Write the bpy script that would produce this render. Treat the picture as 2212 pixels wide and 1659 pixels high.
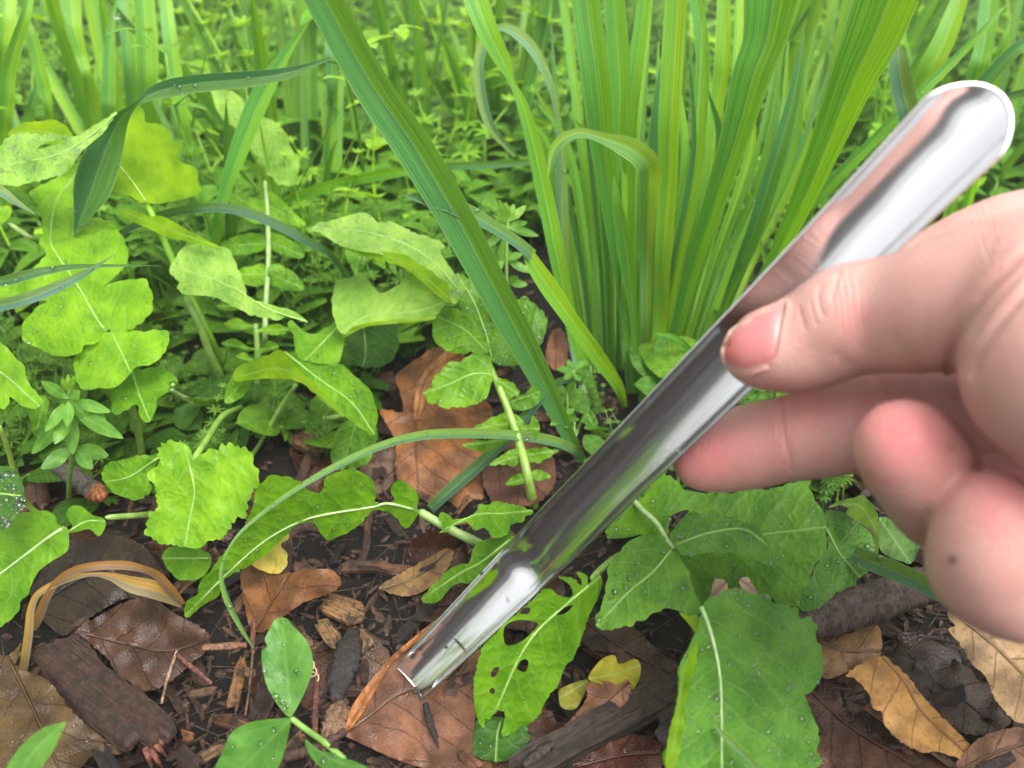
import bpy, bmesh, math, random
import numpy as np
from mathutils import Vector, Matrix
from mathutils.geometry import delaunay_2d_cdt
from mathutils.bvhtree import BVHTree

scene = bpy.context.scene
for o in list(bpy.data.objects):
    bpy.data.objects.remove(o)
COL = scene.collection
rng = np.random.default_rng(7)
random.seed(7)

# ------------------------------------------------------------------ camera
CAM_H = 0.20
PITCH = math.radians(33.0)
FPX, CX, CY = 1671.0, 1106.0, 829.5          # focal length and centre on a 2212 x 1659 grid
cam_d = bpy.data.cameras.new('camera')
cam = bpy.data.objects.new('camera', cam_d)
COL.objects.link(cam)
cam.location = (0, 0, CAM_H)
cam.rotation_euler = (math.pi / 2 - PITCH, 0, 0)
cam_d.sensor_width = 36.0
cam_d.lens = FPX / 2212 * 36.0
cam_d.clip_start = 0.005
cam_d.clip_end = 200
cam_d.dof.use_dof = True
cam_d.dof.focus_distance = 0.236
cam_d.dof.aperture_fstop = 13.0
scene.camera = cam

# ------------------------------------------------------------------ world, sun, exposure
SUN_EL, SUN_AZ = math.radians(62), math.radians(140)   # azimuth from +Y towards +X
world = bpy.data.worlds.new('World')
scene.world = world
world.use_nodes = True
wn = world.node_tree.nodes
wl = world.node_tree.links
wn.clear()
sky = wn.new('ShaderNodeTexSky')
sky.sky_type = 'NISHITA'
sky.sun_disc = False
sky.sun_elevation = SUN_EL
sky.sun_rotation = SUN_AZ
sky.air_density = 1.0
sky.dust_density = 6.0
sky.ozone_density = 1.0
hs = wn.new('ShaderNodeHueSaturation')          # overcast: the cloud layer greys the sky
hs.inputs['Saturation'].default_value = 0.08
hs.inputs['Value'].default_value = 1.0
bg = wn.new('ShaderNodeBackground')
bg.inputs['Strength'].default_value = 0.15
wo = wn.new('ShaderNodeOutputWorld')
wl.new(sky.outputs[0], hs.inputs['Color'])
wl.new(hs.outputs[0], bg.inputs['Color'])
wl.new(bg.outputs[0], wo.inputs['Surface'])

sun_d = bpy.data.lights.new('sun', 'SUN')
sun = bpy.data.objects.new('sun', sun_d)
COL.objects.link(sun)
sun_d.energy = 0.8
sun_d.angle = math.radians(30)
sun_d.color = (1.0, 0.97, 0.92)
sdir = Vector((math.sin(SUN_AZ) * math.cos(SUN_EL), math.cos(SUN_AZ) * math.cos(SUN_EL), math.sin(SUN_EL)))
sun.rotation_euler = sdir.to_track_quat('Z', 'Y').to_euler()
sun.location = sdir * 3

scene.view_settings.view_transform = 'Standard'
scene.view_settings.look = 'None'
scene.view_settings.gamma = 1
scene.view_settings.use_curve_mapping = False
scene.view_settings.exposure = 1.42
scene.cycles.max_bounces = 8
scene.cycles.transmission_bounces = 6
scene.cycles.caustics_reflective = False
scene.cycles.caustics_refractive = False
scene.cycles.sample_clamp_indirect = 6
scene.cycles.use_denoising = True

# ------------------------------------------------------------------ pixel -> place helpers
SP, CP = math.sin(PITCH), math.cos(PITCH)
def unp(x, y, d):
    """points of the 2212x1659 grid at camera depth d (metres) -> world"""
    x = np.asarray(x, float); y = np.asarray(y, float); d = np.asarray(d, float)
    xc = (x - CX) / FPX * d
    yc = -(y - CY) / FPX * d
    return np.stack([xc, yc * SP + d * CP, CAM_H + yc * CP - d * SP], -1)
def depth_of_h(y, h):
    return (CAM_H - h) / (SP + (np.asarray(y, float) - CY) / FPX * CP)
def g3w(col, row, pts):
    return [(col * 737.333 + p[0] / 3.0, row * 553.0 + p[1] / 3.0, p[2], p[3] / 3.0) for p in pts]
def g3(col, row, pts):
    return [(col * 737.333 + p[0] / 3.0, row * 553.0 + p[1] / 3.0) + tuple(p[2:]) for p in pts]
def gs(x0, y0, k, pts):
    """crop at source pixel (x0, y0), k = crop pixels per source pixel"""
    return [((x0 + p[0] / k) * 0.548611, (y0 + p[1] / k) * 0.548611) + tuple(p[2:]) for p in pts]

def dep_fn(spec):
    kind, pts = spec
    P = np.array([(p[0], p[1]) for p in pts], float); V = np.array([p[2] for p in pts], float)
    def val(x, y):
        x = np.asarray(x, float); y = np.asarray(y, float)
        if len(P) == 1: return np.full(x.shape, V[0])
        if len(P) == 2:
            e = P[1] - P[0]
            t = ((x - P[0, 0]) * e[0] + (y - P[0, 1]) * e[1]) / (e @ e)
            return V[0] + (V[1] - V[0]) * t
        A = np.c_[P, np.ones(len(P))]
        k, *_ = np.linalg.lstsq(A, V, rcond=None)
        return k[0] * x + k[1] * y + k[2]
    if kind == 'd': return val
    return lambda x, y: depth_of_h(y, val(x, y))

def catmull(P, n, closed=False):
    P = np.asarray(P, float); m = len(P)
    out = []
    segs = m if closed else m - 1
    for i in range(segs):
        if closed: p0, p1, p2, p3 = P[(i - 1) % m], P[i], P[(i + 1) % m], P[(i + 2) % m]
        else:
            p1, p2 = P[i], P[i + 1]
            p0 = P[i - 1] if i > 0 else 2 * p1 - p2
            p3 = P[i + 2] if i + 2 < m else 2 * p2 - p1
        for t in np.arange(n) / n:
            out.append(0.5 * (2 * p1 + (p2 - p0) * t + (2 * p0 - 5 * p1 + 4 * p2 - p3) * t * t + (3 * p1 - p0 - 3 * p2 + p3) * t ** 3))
    if not closed: out.append(P[-1])
    return np.array(out)

def wav(x, y, wl_, seed, n=5):
    """smooth pseudo noise about -1..1 with wavelength wl_"""
    r = np.random.default_rng(seed)
    o = np.zeros(np.shape(x))
    for i in range(n):
        a = r.uniform(0, 6.283); k = 6.283 / wl_ * r.uniform(0.6, 1.5)
        o = o + np.sin(x * math.cos(a) * k + y * math.sin(a) * k + r.uniform(0, 6.283))
    return o / (n ** 0.5) * 0.7

def inside(poly, X, Y):
    poly = np.asarray(poly); c = np.zeros(np.shape(X), bool)
    x1, y1 = poly[-1]
    for x2, y2 in poly:
        m = (y1 > Y) != (y2 > Y)
        if y1 != y2:
            c ^= m & (X < (x2 - x1) * (Y - y1) / (y2 - y1) + x1)
        x1, y1 = x2, y2
    return c

def poly_dist(line, X, Y, want_uv=False):
    """distance to a polyline; with want_uv also arc position and signed side"""
    best = np.full(np.shape(X), 1e9); U = np.zeros(np.shape(X)); S = np.ones(np.shape(X)); acc = 0.0
    line = np.asarray(line, float)[:, :2]
    for i in range(len(line) - 1):
        a, b = line[i], line[i + 1]; e = b - a; L2 = e @ e + 1e-9; L = L2 ** 0.5
        t = ((X - a[0]) * e[0] + (Y - a[1]) * e[1]) / L2
        lo = -1e6 if i == 0 else 0.0; hi = 1e6 if i == len(line) - 2 else 1.0
        tc = np.clip(t, lo, hi) if want_uv else np.clip(t, 0, 1)
        dx = X - a[0] - tc * e[0]; dy = Y - a[1] - tc * e[1]
        dd = np.hypot(dx, dy); m = dd < best
        best = np.where(m, dd, best); U = np.where(m, acc + tc * L, U)
        S = np.where(m, np.sign(e[0] * dy - e[1] * dx), S); acc += L
    return (best, U, S) if want_uv else best

# ------------------------------------------------------------------ object helpers
def tag(o, label=None, cat=None, group=None, kind=None):
    if label: o['label'] = label
    if cat: o['category'] = cat
    if group: o['group'] = group
    if kind: o['kind'] = kind
    return o
def thing(name, base, label, cat, group=None):
    o = bpy.data.objects.new(name, None)
    o.empty_display_size = 0.01
    COL.objects.link(o); o.location = base
    return tag(o, label, cat, group)
ORG = {}
def world_of(o):
    v = Vector(o.location)
    while o.parent: o = o.parent; v += Vector(o.location)
    return v
def mk(name, V, F, mat, parent=None, uv=None, smooth=True, color=None, uvname='vein'):
    """one mesh object from world-space vertices"""
    V = np.asarray(V, float)
    org = world_of(parent) if parent else Vector((0, 0, 0))
    loc = None
    if parent is None:
        loc = Vector((V[:, 0].mean(), V[:, 1].mean(), V[:, 2].min())); org = loc
    me = bpy.data.meshes.new(name)
    me.from_pydata((V - np.array(org)).tolist(), [], F if isinstance(F, list) else F.tolist())
    if smooth: me.polygons.foreach_set('use_smooth', np.ones(len(me.polygons), bool))
    if uv is not None:
        ul = me.uv_layers.new(name=uvname)
        idx = np.empty(len(me.loops), np.int32); me.loops.foreach_get('vertex_index', idx)
        ul.data.foreach_set('uv', np.asarray(uv, np.float32)[idx].ravel())
    if mat is not None:
        for m in (mat if isinstance(mat, (list, tuple)) else [mat]): me.materials.append(m)
    me.update()
    o = bpy.data.objects.new(name, me)
    COL.objects.link(o)
    if parent: o.parent = parent
    else: o.location = loc
    if color is not None: o.color = tuple(color) + (1.0,)
    return o

# ------------------------------------------------------------------ materials
class NT:
    def __init__(s, name):
        s.m = bpy.data.materials.new(name); s.m.use_nodes = True
        s.t = s.m.node_tree; s.t.nodes.clear()
        s.out = s.t.nodes.new('ShaderNodeOutputMaterial')
    def n(s, typ, ins=None, **kw):
        nd = s.t.nodes.new('ShaderNode' + typ)
        for k, v in kw.items(): setattr(nd, k, v)
        for k, v in (ins or {}).items(): s.set(nd.inputs[k], v)
        return nd
    def set(s, sock, v):
        if isinstance(v, bpy.types.NodeSocket): s.t.links.new(v, sock)
        elif isinstance(v, bpy.types.Node): s.t.links.new(v.outputs[0], sock)
        else:
            if isinstance(v, (tuple, list)) and len(v) == 3 and sock.type == 'RGBA': v = tuple(v) + (1,)
            sock.default_value = v
    def math(s, op, a, b=None, c=None, clamp=False):
        nd = s.n('Math', operation=op, use_clamp=clamp)
        for i, v in enumerate((a, b, c)):
            if v is not None: s.set(nd.inputs[i], v)
        return nd.outputs[0]
    def ramp(s, v, a, b, c=0.0, d=1.0):
        nd = s.n('MapRange', interpolation_type='SMOOTHSTEP')
        for i, q in enumerate((v, a, b, c, d)): s.set(nd.inputs[i], q)
        return nd.outputs[0]
    def mix(s, f, a, b, blend='MIX'):
        nd = s.n('Mix', data_type='RGBA', blend_type=blend)
        s.set(nd.inputs[0], f); s.set(nd.inputs[6], a); s.set(nd.inputs[7], b)
        return nd.outputs[2]
    def noise(s, vec, scale, detail=3, rough=0.55, out=0):
        nd = s.n('TexNoise', {'Scale': scale, 'Detail': detail, 'Roughness': rough})
        s.set(nd.inputs['Vector'], vec)
        return nd.outputs[out]
    def bump(s, h, strength, dist):
        return s.n('Bump', {'Strength': strength, 'Distance': dist, 'Height': h}).outputs[0]
    def done(s, surf):
        s.t.links.new(surf if isinstance(surf, bpy.types.NodeSocket) else surf.outputs[0], s.out.inputs['Surface'])
        return s.m

def leaf_mat(name, trans=0.42, rough=0.38, spacing=7.0, vein=0.36, bumpk=0.42, slope=0.9, tmul=(1.6, 1.4, 0.25), fine=0.2, spec=0.2, midk=0.85):
    q = NT(name)
    uv = q.n('UVMap', uv_map='vein').outputs[0]
    obj = q.n('ObjectInfo')
    sep = q.n('SeparateXYZ', {0: uv})
    u, v = sep.outputs[0], sep.outputs[1]
    av = q.math('ABSOLUTE', v)
    offv = q.n('VectorMath', {0: uv, 1: q.n('CombineXYZ', {0: q.math('MULTIPLY', obj.outputs['Random'], 90.0), 1: 3.0}).outputs[0]}, operation='ADD').outputs[0]
    nz = q.noise(offv, 0.13, 2)
    nn = q.math('MULTIPLY', q.math('SUBTRACT', nz, 0.5), 6.0)
    w = q.math('ADD', q.math('SUBTRACT', u, q.math('MULTIPLY', av, slope)), nn)
    w = q.math('DIVIDE', w, spacing)
    w = q.math('ADD', w, q.math('MULTIPLY', q.math('GREATER_THAN', v, 0.0), 0.43))
    tri = q.math('MULTIPLY', q.math('ABSOLUTE', q.math('SUBTRACT', q.math('FRACT', w), 0.5)), spacing)
    side = q.ramp(tri, 0.05, 0.42, 1.0, 0.0)
    side = q.math('MULTIPLY', side, q.ramp(av, 6.0, 26.0, 1.0, 0.35))
    mid = q.ramp(av, 0.15, 0.6, 1.0, 0.0)
    vor = q.n('TexVoronoi', {'Vector': offv, 'Scale': 0.34}, feature='DISTANCE_TO_EDGE', voronoi_dimensions='2D').outputs['Distance']
    fin = q.ramp(vor, 0.0, 0.07, 1.0, 0.0)
    tone = q.noise(offv, 0.09, 3)
    base = obj.outputs['Color']
    c1 = q.mix(q.ramp(tone, 0.3, 0.72), q.mix(1.0, base, (0.6, 0.72, 0.6), 'MULTIPLY'), q.mix(1.0, base, (1.3, 1.2, 1.2), 'MULTIPLY'))
    blotch = q.ramp(q.noise(offv, 0.05, 4, 0.7), 0.66, 0.74)
    c1 = q.mix(q.math('MULTIPLY', blotch, 0.5), c1, q.mix(1.0, base, (1.9, 1.15, 0.9), 'MULTIPLY'))
    veinc = q.mix(0.42, base, (0.34, 0.50, 0.16))
    f = q.math('MAXIMUM', q.math('MULTIPLY', side, vein), q.math('MULTIPLY', mid, midk))
    f = q.math('MAXIMUM', f, q.math('MULTIPLY', fin, fine))
    colr = q.mix(f, c1, veinc)
    h = q.math('ADD', q.math('MULTIPLY', q.ramp(tri, 0.0, 2.2), 0.8), q.math('MULTIPLY', q.ramp(vor, 0.0, 0.35), 0.6))
    h = q.math('ADD', h, q.math('MULTIPLY', q.noise(offv, 0.9, 3), 0.35))
    h = q.math('ADD', h, q.math('MULTIPLY', nz, 1.2))
    bp = q.bump(h, bumpk, 0.0007)
    rr = q.ramp(q.noise(offv, 0.16, 4, 0.65), 0.36, 0.6, rough - 0.16, rough + 0.2)
    pb = q.n('BsdfPrincipled', {'Base Color': colr, 'Roughness': rr, 'Normal': bp, 'Specular IOR Level': spec})
    tcol = q.mix(1.0, colr, tmul, 'MULTIPLY')
    tb = q.n('BsdfTranslucent', {'Color': tcol, 'Normal': bp})
    return q.done(q.n('MixShader', {0: trans, 1: pb.outputs[0], 2: tb.outputs[0]}))

def blade_mat(name, trans=0.4, rough=0.34, tmul=(1.35, 1.3, 0.35)):
    q = NT(name)
    uv = q.n('UVMap', uv_map='vein').outputs[0]      # u: mm along, v: -1..1 across
    obj = q.n('ObjectInfo')
    sep = q.n('SeparateXYZ', {0: uv})
    u, v = sep.outputs[0], sep.outputs[1]
    comb = q.n('CombineXYZ', {0: q.math('MULTIPLY', u, 0.012), 1: q.math('MULTIPLY', v, 15.0), 2: q.math('MULTIPLY', obj.outputs['Random'], 40.0)}).outputs[0]
    st = q.noise(comb, 1.0, 5, 0.8)
    comb2 = q.n('CombineXYZ', {0: q.math('MULTIPLY', u, 0.02), 1: v, 2: q.math('MULTIPLY', obj.outputs['Random'], 40.0)}).outputs[0]
    big = q.noise(comb2, 1.3, 2)
    ribs = q.math('SINE', q.math('MULTIPLY', v, 48.0))
    ribs = q.math('ADD', q.math('MULTIPLY', ribs, 0.5), 0.5)
    av = q.math('ABSOLUTE', v)
    mid = q.ramp(av, 0.01, 0.07, 1.0, 0.0)
    edge = q.ramp(av, 0.93, 0.99)
    base = obj.outputs['Color']
    half = q.mix(q.ramp(q.math('ADD', v, q.math('MULTIPLY', big, 0.3)), 0.05, 0.25), q.mix(1.0, base, (0.72, 0.86, 1.5), 'MULTIPLY'), q.mix(1.0, base, (1.3, 1.12, 0.7), 'MULTIPLY'))  # fold lighting painted in: one half darker and bluer, the other lighter
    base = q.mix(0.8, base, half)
    c = q.mix(q.ramp(st, 0.36, 0.64), q.mix(1.0, base, (0.55, 0.66, 0.62), 'MULTIPLY'), q.mix(1.0, base, (1.4, 1.28, 1.05), 'MULTIPLY'))
    c = q.mix(q.math('MULTIPLY', q.ramp(big, 0.35, 0.75), 0.5), c, q.mix(1.0, base, (1.3, 1.15, 0.7), 'MULTIPLY'))
    c = q.mix(q.math('MULTIPLY', ribs, 0.22), c, q.mix(1.0, base, (0.6, 0.7, 0.6), 'MULTIPLY'))
    c = q.mix(q.math('MAXIMUM', q.math('MULTIPLY', mid, 0.35), q.math('MULTIPLY', edge, 0.5)), c, q.mix(0.5, base, (0.5, 0.6, 0.3)))
    bp = q.bump(q.math('ADD', q.math('MULTIPLY', ribs, 0.6), st), 0.35, 0.0004)
    pb = q.n('BsdfPrincipled', {'Base Color': c, 'Roughness': rough, 'Normal': bp, 'Specular IOR Level': 0.32})
    tb = q.n('BsdfTranslucent', {'Color': q.mix(1.0, c, tmul, 'MULTIPLY'), 'Normal': bp})
    return q.done(q.n('MixShader', {0: trans, 1: pb.outputs[0], 2: tb.outputs[0]}))

def dead_mat(name, rough=0.55, trans=0.12, dk=0.8):
    q = NT(name)
    uv = q.n('UVMap', uv_map='vein').outputs[0]
    obj = q.n('ObjectInfo')
    sep = q.n('SeparateXYZ', {0: uv}); u, v = sep.outputs[0], sep.outputs[1]
    av = q.math('ABSOLUTE', v)
    offv = q.n('VectorMath', {0: uv, 1: q.n('CombineXYZ', {0: q.math('MULTIPLY', obj.outputs['Random'], 90.0), 1: 3.0}).outputs[0]}, operation='ADD').outputs[0]
    nz = q.noise(offv, 0.1, 3)
    w = q.math('DIVIDE', q.math('ADD', q.math('SUBTRACT', u, q.math('MULTIPLY', av, 0.75)), q.math('MULTIPLY', nz, 4.0)), 9.0)
    w = q.math('ADD', w, q.math('MULTIPLY', q.math('GREATER_THAN', v, 0.0), 0.5))
    tri = q.math('MULTIPLY', q.math('ABSOLUTE', q.math('SUBTRACT', q.math('FRACT', w), 0.5)), 9.0)
    side = q.ramp(tri, 0.08, 0.4, 1.0, 0.0)
    mid = q.ramp(av, 0.2, 0.7, 1.0, 0.0)
    vor = q.n('TexVoronoi', {'Vector': offv, 'Scale': 0.9}, feature='DISTANCE_TO_EDGE', voronoi_dimensions='2D').outputs['Distance']
    base = q.mix(1.0, obj.outputs['Color'], (dk, dk, dk), 'MULTIPLY')
    c = q.mix(q.ramp(nz, 0.3, 0.7), q.mix(1.0, base, (0.45, 0.4, 0.38), 'MULTIPLY'), q.mix(1.0, base, (1.35, 1.3, 1.25), 'MULTIPLY'))
    c = q.mix(q.ramp(q.noise(offv, 0.55, 5, 0.75), 0.5, 0.72, 0.0, 0.75), c, q.mix(1.0, base, (0.35, 0.28, 0.26), 'MULTIPLY'))
    spots = q.ramp(q.noise(offv, 1.1, 2, 0.5), 0.68, 0.74)
    c = q.mix(q.math('MULTIPLY', spots, 0.8), c, (0.02, 0.012, 0.008))
    c = q.mix(q.math('MULTIPLY', q.math('MAXIMUM', side, mid), 0.65), c, q.mix(1.0, base, (0.4, 0.3, 0.28), 'MULTIPLY'))
    h = q.math('ADD', q.math('MULTIPLY', q.noise(offv, 0.5, 5, 0.7), 1.0), q.math('MULTIPLY', q.math('MAXIMUM', side, mid), 0.5))
    h = q.math('ADD', h, q.math('MULTIPLY', q.ramp(vor, 0.0, 0.3), 0.15))
    bp = q.bump(h, 0.6, 0.0007)
    rr = q.ramp(q.noise(offv, 0.12, 3), 0.4, 0.65, rough - 0.2, rough + 0.2)
    pb = q.n('BsdfPrincipled', {'Base Color': c, 'Roughness': rr, 'Normal': bp, 'Specular IOR Level': 0.4})
    tb = q.n('BsdfTranslucent', {'Color': q.mix(1.0, c, (1.3, 0.9, 0.5), 'MULTIPLY'), 'Normal': bp})
    return q.done(q.n('MixShader', {0: trans, 1: pb.outputs[0], 2: tb.outputs[0]}))

def wood_mat(name, scl=(900, 900, 120), rough=0.6):
    q = NT(name)
    co = q.n('TexCoord').outputs['Object']
    obj = q.n('ObjectInfo')
    mp = q.n('Mapping', {'Vector': co, 'Scale': scl, 'Location': (3, 1, 2)}).outputs[0]
    mp = q.n('VectorMath', {0: mp, 1: q.n('CombineXYZ', {0: q.math('MULTIPLY', obj.outputs['Random'], 50.0)}).outputs[0]}, operation='ADD').outputs[0]
    g = q.noise(mp, 1.0, 5, 0.7)
    g2 = q.noise(co, 160.0, 4, 0.65)
    base = obj.outputs['Color']
    c = q.mix(q.ramp(g, 0.32, 0.66), q.mix(1.0, base, (0.28, 0.24, 0.22), 'MULTIPLY'), q.mix(1.0, base, (1.35, 1.3, 1.25), 'MULTIPLY'))
    c = q.mix(q.ramp(g2, 0.48, 0.68, 0.0, 0.7), c, (0.018, 0.011, 0.007))
    bp = q.bump(q.math('ADD', g, q.math('MULTIPLY', g2, 0.6)), 0.9, 0.0009)
    pb = q.n('BsdfPrincipled', {'Base Color': c, 'Roughness': q.ramp(g2, 0.3, 0.7, rough - 0.22, rough + 0.2), 'Normal': bp, 'Specular IOR Level': 0.4})
    return q.done(pb)

def chip_mat(name):
    q = NT(name)
    uv = q.n('UVMap', uv_map='vein').outputs[0]; obj = q.n('ObjectInfo')
    co = q.n('TexCoord').outputs['Object']
    mp = q.n('Mapping', {'Vector': uv, 'Scale': (0.10, 2.2, 1.0)}).outputs[0]
    mp = q.n('VectorMath', {0: mp, 1: q.n('CombineXYZ', {0: q.math('MULTIPLY', obj.outputs['Random'], 50.0)}).outputs[0]}, operation='ADD').outputs[0]
    g = q.noise(mp, 1.0, 5, 0.75); g2 = q.noise(co, 300.0, 4, 0.7)
    base = q.mix(1.0, obj.outputs['Color'], (0.68, 0.64, 0.62), 'MULTIPLY')
    c = q.mix(q.ramp(g, 0.38, 0.6), q.mix(1.0, base, (0.3, 0.24, 0.2), 'MULTIPLY'), q.mix(1.0, base, (1.3, 1.25, 1.2), 'MULTIPLY'))
    c = q.mix(q.ramp(g2, 0.46, 0.62, 0.0, 0.85), c, (0.012, 0.008, 0.006))
    bp = q.bump(q.math('ADD', g, q.math('MULTIPLY', g2, 0.3)), 0.9, 0.0008)
    return q.done(q.n('BsdfPrincipled', {'Base Color': c, 'Roughness': q.ramp(g2, 0.3, 0.7, 0.4, 0.8), 'Normal': bp, 'Specular IOR Level': 0.4}))

def simple_stem(name):
    q = NT(name)
    obj = q.n('ObjectInfo'); co = q.n('TexCoord').outputs['Object']
    t = q.noise(co, 220.0, 3)
    base = obj.outputs['Color']
    c = q.mix(q.ramp(t, 0.3, 0.7), q.mix(1.0, base, (0.75, 0.82, 0.7), 'MULTIPLY'), q.mix(1.0, base, (1.2, 1.12, 1.1), 'MULTIPLY'))
    pb = q.n('BsdfPrincipled', {'Base Color': c, 'Roughness': 0.42, 'Normal': q.bump(t, 0.3, 0.0004), 'Subsurface Weight': 0.15, 'Subsurface Radius': (0.5, 1.0, 0.2), 'Subsurface Scale': 0.001})
    return q.done(pb)

M_LEAF = leaf_mat('mustard_leaf')
M_BRIGHT = leaf_mat('thin_backlit_leaf', trans=0.7, rough=0.45, vein=0.25, bumpk=0.12, tmul=(1.75, 1.45, 0.2))
M_PEA = leaf_mat('pea_leaf', trans=0.38, rough=0.3, spacing=5.0, vein=0.22, bumpk=0.12, slope=1.7, fine=0.08, midk=0.3)
M_YELLOW = leaf_mat('yellowed_leaf', trans=0.35, rough=0.5, vein=0.2, tmul=(1.2, 1.0, 0.4))
M_BLADE = blade_mat('grass_blade')
M_DEAD = dead_mat('dead_leaf')
M_DEADWET = dead_mat('dead_leaf_wet', rough=0.36, trans=0.1, dk=0.5)
M_WOOD = wood_mat('wood')
M_STEM = simple_stem('stem')
M_CHIP = chip_mat('split_wood')

q = NT('water')
fr_ = q.n('Fresnel', {'IOR': 1.33}).outputs[0]
gl_ = q.n('BsdfGlossy', {'Color': (1, 1, 1), 'Roughness': 0.03})
lw_ = q.n('LayerWeight', {'Blend': 0.35}).outputs['Facing']
tr_ = q.n('BsdfTransparent', {'Color': q.mix(q.ramp(lw_, 0.35, 0.95), (0.97, 0.99, 0.97), (0.55, 0.62, 0.55))})  # edges tinted darker to imitate the lens shading of a drop
M_WATER = q.done(q.n('MixShader', {0: q.math('ADD', q.math('MULTIPLY', fr_, 1.7), 0.015, clamp=True), 1: tr_.outputs[0], 2: gl_.outputs[0]}))

q = NT('soil')
co = q.n('TexCoord').outputs['Object']
n1 = q.noise(co, 60.0, 6, 0.7); n2 = q.noise(co, 420.0, 5, 0.75); n3 = q.noise(co, 14.0, 3)
c = q.mix(q.ramp(n1, 0.35, 0.7), (0.003, 0.002, 0.0015), (0.012, 0.007, 0.005))
c = q.mix(q.ramp(n2, 0.55, 0.72, 0.0, 0.8), c, (0.026, 0.015, 0.009))
bp = q.bump(q.math('ADD', q.math('MULTIPLY', n1, 1.2), n2), 1.0, 0.003)
M_SOIL = q.done(q.n('BsdfPrincipled', {'Base Color': c, 'Roughness': q.ramp(n3, 0.35, 0.65, 0.45, 0.9), 'Normal': bp, 'Specular IOR Level': 0.35}))
# ------------------------------------------------------------------ builders
def gh(x, y):
    """ground height"""
    return 0.0028 * wav(x, y, 0.09, 3) + 0.0012 * wav(x, y, 0.022, 4) - 0.001

def drops_mesh(P, N, R, seg=8):
    """flattened domes at points P with normals N and radii R"""
    k = len(P); rings = [(1.0, -0.15), (0.98, 0.12), (0.72, 0.5), (0.34, 0.66)]
    a = np.arange(seg) / seg * 2 * math.pi
    r_ = np.random.default_rng(k + 5)
    ref = np.where(np.abs(N[:, 2:3]) < 0.9, np.array([[0, 0, 1.0]]), np.array([[1.0, 0, 0]]))
    T = np.cross(N, ref); T /= np.linalg.norm(T, axis=1, keepdims=True)
    B = np.cross(N, T)
    sx = r_.uniform(0.75, 1.35, k)[:, None]; sy = r_.uniform(0.75, 1.2, k)[:, None]
    V = []
    for rr, zz in rings:
        for ang in a:
            V.append(P + R[:, None] * (T * sx * rr * math.cos(ang) + B * sy * rr * math.sin(ang) + N * zz))
    V.append(P + R[:, None] * N * 0.72)
    V = np.stack(V, 1)                                  # k, m, 3
    m = V.shape[1]; F = []
    for j in range(len(rings) - 1):
        for i in range(seg):
            i2 = (i + 1) % seg
            F.append((j * seg + i, j * seg + i2, (j + 1) * seg + i2, (j + 1) * seg + i))
    base_t = [(3 * seg + i, 3 * seg + (i + 1) % seg, m - 1) for i in range(seg)]
    FF = []
    for q_ in range(k):
        FF += [tuple(i + q_ * m for i in f) for f in F] + [tuple(i + q_ * m for i in f) for f in base_t]
    return V.reshape(-1, 3), FF

def add_drops(parent, V, T, n, rmin=0.0002, rmax=0.0008, seed=1, up=True):
    r_ = np.random.default_rng(seed)
    A, B, C = V[T[:, 0]], V[T[:, 1]], V[T[:, 2]]
    N = np.cross(B - A, C - A); ar = np.linalg.norm(N, axis=1) + 1e-15
    N = N / ar[:, None]
    n = max(3, int(n * 1.25))
    cw = (A + B + C) / 3; clump = np.exp(1.6 * wav(cw[:, 0] * 1000, cw[:, 1] * 1000 + cw[:, 2] * 700, 9, seed + 50))
    i = r_.choice(len(T), n, p=ar * clump / (ar * clump).sum())
    s = np.sqrt(r_.random(n)); t = r_.random(n)
    P = A[i] * (1 - s)[:, None] + B[i] * (s * (1 - t))[:, None] + C[i] * (s * t)[:, None]
    Nn = N[i]
    flip = (Nn @ np.array([0, -0.5, 0.8])) < 0
    Nn = np.where(flip[:, None], -Nn, Nn)
    R = (rmin * .8 + (rmax - rmin) * 1.3 * r_.random(n) ** 3.4)
    DV, DF = drops_mesh(P, Nn, R)
    o = mk('water_droplets', DV, DF, M_WATER, parent)
    tag(o, kind='stuff')
    return o

def tube_geo(P, R, seg=8, cap=True, rough=0.0, seed=0, ell=1.0):
    P = np.asarray(P, float); R = np.asarray(R, float); n = len(P)
    T = np.gradient(P, axis=0); T /= np.linalg.norm(T, axis=1, keepdims=True) + 1e-12
    ref = np.array([0.13, -0.6, 0.79])
    S = np.cross(T, ref); S /= np.linalg.norm(S, axis=1, keepdims=True) + 1e-12
    B = np.cross(S, T)
    r_ = np.random.default_rng(seed)
    V = []
    for i in range(n):
        for j in range(seg):
            a = 2 * math.pi * j / seg
            k = R[i] * (1 + rough * r_.uniform(-1, 1))
            V.append(P[i] + (S[i] * math.cos(a) + B[i] * math.sin(a) * ell) * k)
    F = [(i * seg + j, i * seg + (j + 1) % seg, (i + 1) * seg + (j + 1) % seg, (i + 1) * seg + j) for i in range(n - 1) for j in range(seg)]
    if cap:
        F.append(tuple(range(seg))[::-1]); F.append(tuple((n - 1) * seg + j for j in range(seg)))
    return np.array(V), F

def path3(pts, n=6):
    """pts (x, y, depth) -> smooth world path; depth None = on the ground, negative = height above ground"""
    q_ = []
    for p in pts:
        d = p[2]
        if d is None: d = float(depth_of_h(p[1], 0.0))
        elif d < 0: d = float(depth_of_h(p[1], -d))
        q_.append((p[0], p[1], d))
    c_ = catmull(q_, n)
    return unp(c_[:, 0], c_[:, 1], c_[:, 2])

def stem(parent, name, pts, r0, r1, color=(0.16, 0.27, 0.06), mat=None, seg=8):
    P = path3(pts)
    R = np.linspace(r0, r1, len(P)) * 0.72
    R[0] *= 0.5
    V, F = tube_geo(P, R, seg)
    return mk(name, V, F, mat or M_STEM, parent, color=color)

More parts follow.
